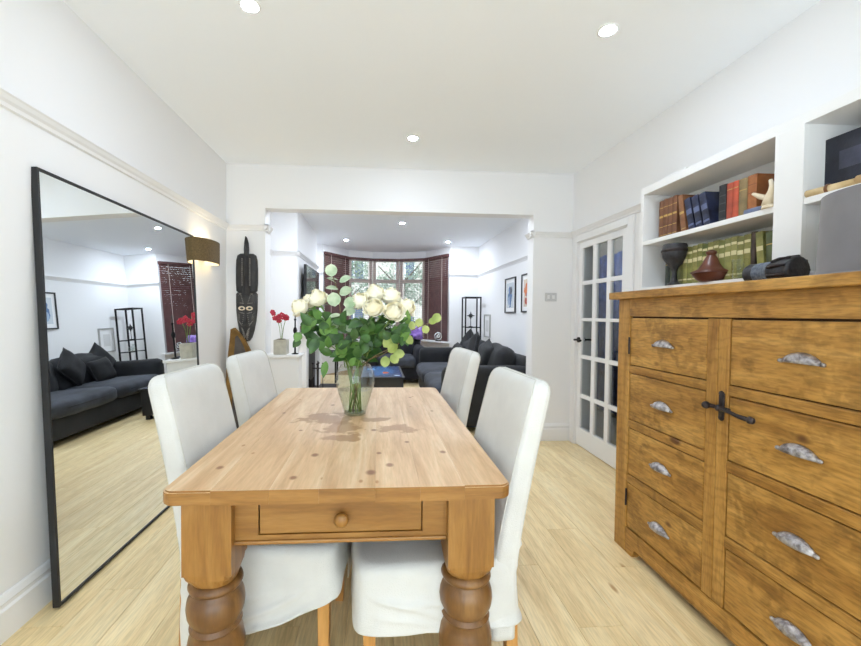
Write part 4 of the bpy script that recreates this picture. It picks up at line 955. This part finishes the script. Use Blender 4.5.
sprig('yellow-green sprig drooping at the right of the bouquet', [(.02, 1.90, 1.08), (.05, 1.88, 1.10), (.075, 1.87, 1.09)],
      [((.05, 1.87, 1.10), (.6, -.3, .5), .06, .045, (0, -1, .4)), ((.065, 1.87, 1.085), (.5, -.2, -.6), .05, .045, (0, -1, .3)), ((.04, 1.87, 1.08), (-.1, -.2, -1), .055, .045, (0, -1, .2)), ((.075, 1.87, 1.09), (1, -.1, 0), .055, .045, (0, -1, .3)), ((.03, 1.88, 1.12), (.7, -.2, .9), .075, .05, (0, -1, .4))], M['leafy'], 11)
for q, (lab, cx, cz, nl, sx, sz, m) in enumerate((('dark green leafy spray filling the left of the bouquet', -.26, 1.18, 26, .11, .085, 'leafd'), ('dark green leafy spray filling the middle of the bouquet', -.12, 1.15, 30, .10, .10, 'leafd'),
                                                   ('dark green leafy spray under the main rose cluster', .02, 1.18, 28, .10, .085, 'leafd'), ('fresh green leafy spray at the left edge of the bouquet', -.30, 1.23, 10, .07, .05, 'leafm'), ('fresh green leafy spray at the lower left over the vase rim', -.17, 1.075, 10, .09, .045, 'leafm'), ('fresh green leafy spray behind the right roses', .09, 1.20, 9, .06, .06, 'leafm'))):
    lv = []
    for k in range(nl):
        p = (cx+R0.uniform(-1, 1)*sx, 1.93+R0.uniform(-.07, .08), cz+R0.uniform(-1, 1)*sz)
        an = R0.uniform(0, 2*PI); lv.append((p, (math.cos(an), -.3, math.sin(an)*.8), R0.uniform(.048, .082), R0.uniform(.034, .054), (R0.uniform(-.5, .5), -1, R0.uniform(.1, .8))))
    sprig(lab, [(cx*.75-.03, 1.945, cz-.06), (cx, 1.94, cz+.03)], lv, M[m], 12+q, False, 'stem', size=(.08, .05))

# ================================================================== LIVING ROOM
def cushion_part(t, name, c, size, m, r=.05, puff=.02, nz=.012, rot=(0, 0, 0), cuts=9, seed=0):
    mx = Matrix.Rotation(rot[2], 4, 'Z') @ Matrix.Rotation(rot[1], 4, 'Y') @ Matrix.Rotation(rot[0], 4, 'X')
    bm = BM(); rbox(bm, (0, 0, 0), size, r, cuts, puff, nz, 5, None, seed); bmesh.ops.transform(bm, matrix=Matrix.Translation(c) @ mx, verts=bm.verts)
    return part(t, name, bm, m, False, True)
# sofa along the right wall: seat faces -x
sf = thing('sofa', 'large charcoal velvet sofa along the living room wall', 'sofa', (1.20, 5.42, 0))
sy0, sy1 = -1.26, 1.26
cushion_part(sf, 'base', (.02, 0, .19), (1.06, 2.46, .26), M['velvet'], .04, 0, .004)
cushion_part(sf, 'arm', (.03, sy1-.09, .385), (1.06, .20, .67), M['velvet'], .085, 0, .006, cuts=12)
cushion_part(sf, 'arm', (.03, sy0+.09, .385), (1.06, .20, .67), M['velvet'], .085, 0, .006, cuts=12)
cushion_part(sf, 'backrest', (.46, 0, .44), (.22, 2.40, .74), M['velvet'], .09, 0, .008, cuts=12)
for k, y in enumerate((-.535, .535)):
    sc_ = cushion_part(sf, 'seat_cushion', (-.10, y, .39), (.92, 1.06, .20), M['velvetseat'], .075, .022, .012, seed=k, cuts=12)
    bm = BM(); q = .42; tube(bm, [(-.10-.455, y-.46, .395), (-.10-.475, y-.2, .40), (-.10-.478, y+.2, .40), (-.10-.455, y+.46, .395)], .006, 6); part(sc_, 'piping', bm, M['velvet'], False, True)
    cushion_part(sf, 'back_cushion', (.27, y, .66), (.22, 1.02, .46), M['velvet'], .09, .03, .02, (0, .16, 0), seed=k+4, cuts=12)
for x in (-.45, .48):
    for y in (-1.18, 1.18): 
        bm = BM(); box(bm, x-.03, x+.03, y-.03, y+.03, 0, .075, .004); part(sf, 'foot', bm, M['black'], False)
def throw_cushion(label, loc, rot, s=.44, m='cushion', seed=0):
    t = thing('throw_cushion', label, 'cushion', loc, 0, 'cushions on the sofa'); n = 14
    mx = Matrix.Rotation(rot[2], 4, 'Z') @ Matrix.Rotation(rot[1], 4, 'Y') @ Matrix.Rotation(rot[0], 4, 'X')
    bm = BM(); gs = []
    for side in (1, -1):
        g = []
        for i in range(n+1):
            row = []
            for j in range(n+1):
                u, v = -1+2*i/n, -1+2*j/n; pin = 1-.07*(1-abs(u)**2)*(abs(v)**4)-.07*(1-abs(v)**2)*(abs(u)**4)
                h = .085*((1-u**4)*(1-v**4))**.6+.010*noise.noise(Vector((u*2+seed, v*2, side)))*(1-u*u)*(1-v*v)
                row.append(bm.verts.new(mx @ Vector((side*h, u*s/2*pin, v*s/2*pin))))
            g.append(row)
        for A, B in zip(g, g[1:]):
            for j in range(n): bm.faces.new((A[j], A[j+1], B[j+1], B[j]))
    bmesh.ops.remove_doubles(bm, verts=bm.verts, dist=.0005); part(t, 'cover', bm, M[m], False, True)
    c = [mx @ Vector((0, a*s/2*.99, b*s/2*.99)) for a, b in ((-1, -1), (0, -.94), (1, -1), (.94, 0), (1, 1), (0, .94), (-1, 1), (-.94, 0), (-1, -1))]
    bm = BM(); tube(bm, c, .006, 6, False); part(t, 'piping', bm, M['velvet'], False, True)
throw_cushion('black scatter cushion set on its corner at the far end of the sofa', (1.44, 6.28, .76), (math.radians(40), .25, .1), .44, 'cushion', 1)
throw_cushion('black scatter cushion set on its corner mid sofa', (1.36, 5.62, .75), (math.radians(42), .3, -.15), .42, 'cushion', 2)
throw_cushion('small black scatter cushion low between the others on the sofa', (1.22, 5.98, .66), (math.radians(8), .35, .2), .34, 'cushion', 3)
throw_cushion('charcoal scatter cushion nearest the opening on the sofa', (1.36, 4.90, .72), (math.radians(12), .3, -.1), .44, 'velvet', 4)

# armchair in front of the bay, facing the camera
ac = thing('armchair', 'deep midnight blue velvet armchair in front of the bay window', 'armchair', (.36, 7.62, 0))
cushion_part(ac, 'base', (0, .02, .19), (1.08, .92, .26), M['velvetnavy'], .04, 0, .004)
for sx in (-1, 1): cushion_part(ac, 'arm', (sx*.46, .0, .36), (.22, .96, .62), M['velvetnavy'], .095, 0, .006, cuts=12)
cushion_part(ac, 'backrest', (0, .42, .485), (1.04, .22, .81), M['velvetnavy'], .09, 0, .008, cuts=12)
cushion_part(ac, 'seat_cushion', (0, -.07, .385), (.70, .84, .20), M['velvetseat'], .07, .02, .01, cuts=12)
cushion_part(ac, 'back_cushion', (0, .26, .66), (.70, .20, .48), M['velvetnavy'], .085, .03, .015, (-.16, 0, 0), cuts=12)
for x in (-.44, .44):
    for y in (-.36, .42):
        bm = BM(); box(bm, x-.03, x+.03, y-.03, y+.03, 0, .075, .004); part(ac, 'foot', bm, M['black'], False)
bm = BM(); nu, nv = 26, 22; g = []
for i in range(nu+1):
    u = i/nu; row = []
    for j in range(nv+1):
        v = j/nv; x = .36-.06+.60*u
        s = v*1.0; # over the top of the back: front flap, top, rear flap
        if s < .45: y, z = 7.905-.02*math.sin(s*9), .77+.03*math.sin(u*5)+(.145-.03*math.sin(u*5))*(s/.45)
        elif s < .65: y, z = 7.905+.30*((s-.45)/.20), .925+.012*math.sin((s-.45)/.2*PI)
        else: y, z = 8.205, .915-.32*(s-.65)/.35
        w = noise.noise(Vector((u*6, v*5, 2)))*.09+.03*math.sin(u*19+v*3)
        z += abs(w)*1.3 if .4 < s < .7 else 0
        y += (-.014-abs(w)*.7 if s < .45 else (.012+abs(w)*.7 if s >= .65 else 0))
        row.append(bm.verts.new((x, y, z+.02)))
    g.append(row)
for A, B in zip(g, g[1:]):
    for j in range(nv): bm.faces.new((A[j], A[j+1], B[j+1], B[j]))
tw = obj('purple_throw', bm, M['purple'], None, True); tw['label'] = 'crumpled purple throw draped over the armchair back'; tw['category'] = 'throw'
md = tw.modifiers.new('s', 'SOLIDIFY'); md.thickness = .012

# coffee table trunk
ct = thing('coffee_table', 'low black coffee table with a glossy blue picture top', 'table', (.02, 5.92, 0))
bpart(ct, 'body', M['black'], -.34, .34, -.56, .56, .06, .395, .006, False)
for x in (-.29, .29):
    for y in (-.5, .5): bpart(ct, 'foot', M['black'], x-.03, x+.03, y-.03, y+.03, 0, .06, .003, False)
topm = art('blue_picture_top', (12, 46, 96), [((.02, .05, .41), (.22, .5, 1), (26, 92, 150)), ((.10, -.16, .41), (.05, .10, 1), (188, 84, 44)), ((.26, -.42, .41), (.045, .04, 1), (204, 220, 236)), ((-.12, .18, .41), (.07, .12, 1), (120, 160, 200))])
tp = bpart(ct, 'top', M['black'], -.355, .355, -.575, .575, .395, .418, .004, False)
bpart(tp, 'picture_panel', topm, -.325, .325, -.545, .545, .4178, .4196, 0, False)

# black display tower in the corner
tw_ = thing('display_tower', 'tall open black metal display stand in the living room corner', 'shelf', (1.875, 7.83, 0))
for x in (-.15, .15):
    for y in (-.15, .15): bpart(tw_, 'post', M['blackmetal'], x-.013, x+.013, y-.013, y+.013, 0, 1.60, .002, False)
for z in (1.60, .02):
    bm = BM()
    for (a, b, c, d) in ((-.163, .163, -.163, -.137), (-.163, .163, .137, .163), (-.163, -.137, -.137, .137), (.137, .163, -.137, .137)): box(bm, a, b, c, d, z, z+.026)
    part(tw_, 'frame_ring', bm, M['blackmetal'], False)
for z in (.40, .80, 1.02):
    sh_ = bpart(tw_, 'shelf', M['doorglass'], -.137, .137, -.137, .137, z+.004, z+.012, 0, False)
    bm = BM()
    for (a, b, c, d) in ((-.137, .137, -.15, -.138), (-.137, .137, .138, .15)): box(bm, a, b, c, d, z-.008, z+.012)
    part(sh_, 'shelf_rail', bm, M['blackmetal'], False)
so = thing('star_ornament', 'black star shaped ornament on a stem inside the display stand', 'ornament', (1.855, 7.79, 1.032))
bm = BM(); lathe(bm, [(0, 0), (.04, 0), (.04, .008), (.006, .014), (.005, .17), (0, .17)], 12); part(so, 'stand', bm, M['blackmetal'], False, True)
for k in range(8):
    an = 2*PI*k/8; L = .085 if k % 2 == 0 else .05; c = Vector((0, 0, .22)); d = Vector((math.cos(an), 0, math.sin(an)))
    bm = BM(); tube(bm, [c, c+d*L*.4, c+d*L], [.018, .016, .002], 6); part(so, 'point', bm, M['black'], False)
for (x, y, z, r, h, lab) in ((1.84, 7.80, .812, .035, .14, 'clear glass bottle on the middle shelf of the display stand'), (1.93, 7.86, .812, .045, .09, 'squat glass bowl on the middle shelf of the display stand')):
    t = thing('glass_vessel', lab, 'glass', (x, y, z))
    bm = BM(); lathe(bm, [(0, .003), (r, .003), (r, h*.7), (r*.6, h*.85), (r*.6, h), (r*.55, h), (r*.9, h*.68), (r*.9, .008), (0, .008)], 18); part(t, 'wall', bm, M['vaseglass'], False, True)
    bm = BM(); lathe(bm, [(0, 0), (r*.95, 0), (r*.95, .0035), (0, .0035)], 18); part(t, 'base', bm, M['stone'], False)
# pictures
def wallpic(label, y0, y1, z0, z1, m, fm, x=XR2, ti=.022, mat_w=.06):
    t = thing('framed_picture', label, 'picture', (x, (y0+y1)/2, (z0+z1)/2)); w, h = (y1-y0)/2, (z1-z0)/2
    for b in ((-.024, 0, -w, -w+ti, -h, h), (-.024, 0, w-ti, w, -h, h), (-.024, 0, -w+ti, w-ti, -h, -h+ti), (-.024, 0, -w+ti, w-ti, h-ti, h)): bpart(t, 'frame_bar', fm, *b, .002, False)
    bpart(t, 'mount', M['gloss'], -.010, -.001, -w+ti, w-ti, -h+ti, h-ti, 0, False)
    bpart(t, 'print', m, -.012, -.0098, -w+ti+mat_w, w-ti-mat_w, -h+ti+mat_w, h-ti-mat_w, 0, False)
wallpic('black framed blue and white print on the living room wall', 5.95, 6.44, 1.305, 1.868, art('blue_print', (200, 208, 216), [((0, .02, -.02), (1, .10, .17), (86, 118, 160)), ((0, -.03, .08), (1, .06, .07), (52, 62, 84)), ((0, .05, -.10), (1, .05, .08), (150, 172, 200))]), M['black'])
wallpic('black framed orange and blue print beside the opening', 5.20, 5.69, 1.315, 1.868, art('orange_print', (214, 196, 178), [((0, .04, .05), (1, .12, .10), (206, 110, 62)), ((0, -.04, -.05), (1, .09, .12), (84, 110, 160)), ((0, .05, -.12), (1, .07, .06), (176, 70, 52))]), M['black'])
wallpic('pale grey narrow picture frame in the living room corner', 7.30, 7.70, .84, 1.28, mat('grey_print', (214, 214, 214), .5), mat('pale_grey_frame', (172, 172, 170), .5), mat_w=.09)

# fireplace on the chimney breast
fp = thing('fireplace', 'white fireplace surround with a dark cast iron insert', 'fireplace', (-1.10, 6.37, 0))
bpart(fp, 'mantel_shelf', M['gloss'], 0, .20, -.78, .78, .955, 1.0, .006, False)
for y in (-.70, .52): bpart(fp, 'pilaster', M['gloss'], 0, .10, y, y+.18, 0, .955, .005, False)
bpart(fp, 'frieze', M['gloss'], 0, .085, -.52, .52, .76, .955, .004, False)
bpart(fp, 'insert', M['blackmetal'], 0, .03, -.52, .52, 0, .76, 0, False)
bpart(fp, 'hearth', M['black'], .03, .42, -.70, .70, 0, .03, .004, False)
bm = BM()
for k in range(7): cyl(bm, (.06, -.2+k*.066, .05), (.06, -.2+k*.066, .26), .007, 8)
box(bm, .05, .07, -.22, .22, .24, .26); box(bm, .05, .07, -.22, .22, .04, .06); part(fp, 'grate', bm, M['iron'], False)
fd = thing('fire_tools', 'black iron companion set of fire tools on the hearth', 'fire tools', (-.86, 5.80, .03))
bm = BM(); lathe(bm, [(0, 0), (.075, 0), (.075, .012), (.012, .022), (.009, .55), (0, .56)], 16); box(bm, -.08, .08, -.006, .006, .44, .455); box(bm, -.006, .006, -.08, .08, .44, .455); part(fd, 'stand', bm, M['iron'], False)
for k, (x, y) in enumerate(((.072, 0), (-.072, 0), (0, .072), (0, -.072))):
    bm = BM(); cyl(bm, (x, y, .08), (x, y, .50), .005, 8); ball(bm, (x, y, .515), .015)
    if k < 2: box(bm, x-.03, x+.03, y-.004, y+.004, .04, .11, .003)
    else: ball(bm, (x, y, .07), .024, (1, 1, 1.6), 10)
    part(fd, 'tool', bm, M['iron'], False)
bw = thing('wooden_bowl', 'brown wooden bowl on the mantel shelf', 'bowl', (-1.0, 5.78, 1.0))
bm = BM(); lathe(bm, [(0, 0), (.05, 0), (.055, .008), (.10, .04), (.125, .085), (.120, .085), (.094, .046), (.05, .014), (0, .012)], 24); part(bw, 'bowl', bm, M['brownwood'], False, True)
bm = BM(); lathe(bm, [(.119, .083), (.127, .083), (.127, .090), (.119, .090)], 24); part(bw, 'rim', bm, M['terra'], False, True)
# television on the chimney breast
tv = thing('television', 'wall-mounted flat television on the chimney breast', 'television', (-1.10, 6.25, 1.62), 0)
bm = BM(); box(bm, .06, .10, -.60, .60, -.345, .345, .006); part(tv, 'housing', bm, M['black'], False)
bpart(tv, 'screen', M['tvscreen'], .0995, .1015, -.585, .585, -.325, .335, 0, False)
bpart(tv, 'wall_bracket', M['blackmetal'], 0, .062, -.15, .15, -.12, .12, .003, False)
# black side table by the fireplace
sd = thing('side_table', 'small black side table beyond the fireplace', 'table', (-.93, 7.45, 0))
bpart(sd, 'top', M['black'], -.20, .20, -.20, .20, .55, .575, .004, False)
for x in (-.17, .17):
    for y in (-.17, .17): bpart(sd, 'leg', M['black'], x-.015, x+.015, y-.015, y+.015, 0, .55, .002, False)
# silver ornament on the sill
om = thing('sill_ornament', 'silver knotted ornament on the window sill', 'ornament', (1.30, 8.40, SILL))
for k in range(3):
    bm = BM(); n = 24; R_, r_ = .075-.012*k, .014
    pts = [Matrix.Rotation(k*1.05, 3, 'Z') @ Matrix.Rotation(.5*k, 3, 'X') @ Vector((R_*math.cos(2*PI*q/n), 0, R_*math.sin(2*PI*q/n))) for q in range(n+1)]
    lo_ = min(p.z for p in pts); tube(bm, [p+Vector((0, 0, .104)) for p in pts], r_, 8); part(om, 'ring', bm, M['chrome'], False, True)
bm = BM(); box(bm, -.06, .06, -.04, .04, 0, .02, .004); part(om, 'base', bm, M['charwood'], False)
rd = thing('radiator', 'white panel radiator under the bay window', 'radiator', (-.1, 8.88, 0))
bm = BM(); box(bm, -.42, .58, .05, .11, .14, .62, .01)
for k in range(24): box(bm, -.41+k*.0415, -.39+k*.0415, .042, .052, .17, .59, .004)
part(rd, 'panel', bm, M['gloss'], False)
bm = BM(); cyl(bm, (-.46, .08, 0), (-.46, .08, .2), .008); cyl(bm, (-.46, .08, .2), (-.42, .08, .2), .010); ball(bm, (-.46, .08, .22), .022); part(rd, 'valve', bm, M['chrome'], False)

# ================================================================== OUTSIDE THE BAY
sbox('ground', M['grass'], 'front garden and street ground outside', (-14, 14, 9.4, 40, -.5, -.35))
RL = random.Random(5)
def leafy(name, label, cat, blobs, nleaf, size, m, trunk=None, grp=None):
    base = (blobs[0][0], blobs[0][1], -.35); t = thing(name, label, cat, base, 0, grp); verts = []; faces = []
    for k in range(nleaf):
        b = RL.choice(blobs); d = Vector((RL.gauss(0, 1), RL.gauss(0, 1), RL.gauss(0, 1))).normalized()*(.6+.42*RL.random())
        c = Vector((b[0]+d.x*b[3], b[1]+d.y*b[4], max(-.3, b[2]+d.z*b[5])))-Vector(base)
        a = Vector((RL.gauss(0, 1), RL.gauss(0, 1), RL.gauss(0, 1))).normalized(); e = a.orthogonal().normalized(); s = size*RL.uniform(.6, 1.3)
        i = len(verts); verts += [c-a*s, c+e*s*.5, c+a*s, c-e*s*.5]; faces.append((i, i+1, i+2, i+3))
    me = bpy.data.meshes.new('foliage'); me.from_pydata(verts, [], faces); me.materials.append(m); o = bpy.data.objects.new('foliage', me); COL.objects.link(o); o.parent = t; o['kind'] = 'stuff'
    bm = BM()
    for path, r in (trunk or [([(blobs[0][0], blobs[0][1], -.35), (blobs[0][0], blobs[0][1], blobs[0][2])], .06)]): tube(bm, path, [r*(1-.6*i/(len(path)-1)) for i in range(len(path))], 8)
    part(t, 'trunk' if trunk else 'stem', bm, M['trunk'])
leafy('hedge', 'dark green clipped hedge outside the bay window', 'hedge', [(-3+.8*k, 12.6+.1*math.sin(k), .45, .7, .5, .75) for k in range(10)], 9000, .06, M['hedge'])
for x, y, lab in ((-1.7, 15.0, 'grey-green street tree outside the left bay light'), (1.1, 18.0, 'grey-green street tree outside the middle bay light'), (3.9, 15, 'grey-green street tree outside the right bay light')):
    tr = [([(x, y, -.35), (x+.05, y, 1.2), (x-.1, y, 3.2)], .13)]
    for k in range(7):
        an = k*2.4; z = 1.2+.28*k; tr.append(([(x, y, z), (x+.5*math.cos(an), y+.5*math.sin(an), z+.5), (x+1.1*math.cos(an), y+.9*math.sin(an), z+1.1)], .05))
    leafy('street_tree', lab, 'tree', [(x, y, 2.9, 1.3, 1.1, 1.2), (x-.7, y, 2.3, .9, .8, .8), (x+.8, y, 2.5, .9, .8, .9)], 2600, .07, M['treeleaf'], tr, 'street trees')
hs = thing('terraced_house', 'pale rendered house across the street', 'house', (.5, 25, -.35))
bpart(hs, 'wall', M['brick'], -7, 7, 0, 6, 0, 5.6, 0, False)
bm = BM(); prism(bm, [(-.4, 5.6), (6.4, 5.6), (3, 8)], -7.3, 7.3, 'x'); part(hs, 'roof', bm, M['roof'], False)
for x in (-5, -2, 1.2, 4.4):
    for z in (1.0, 3.6):
        wf = bpart(hs, 'window', M['gloss'], x-.65, x+.65, -.06, .02, z, z+1.5, 0, False)
        for a in (-.6, .03): bpart(wf, 'pane', M['darkglass'], x+a, x+a+.57, -.065, -.055, z+.06, z+1.44, 0, False)
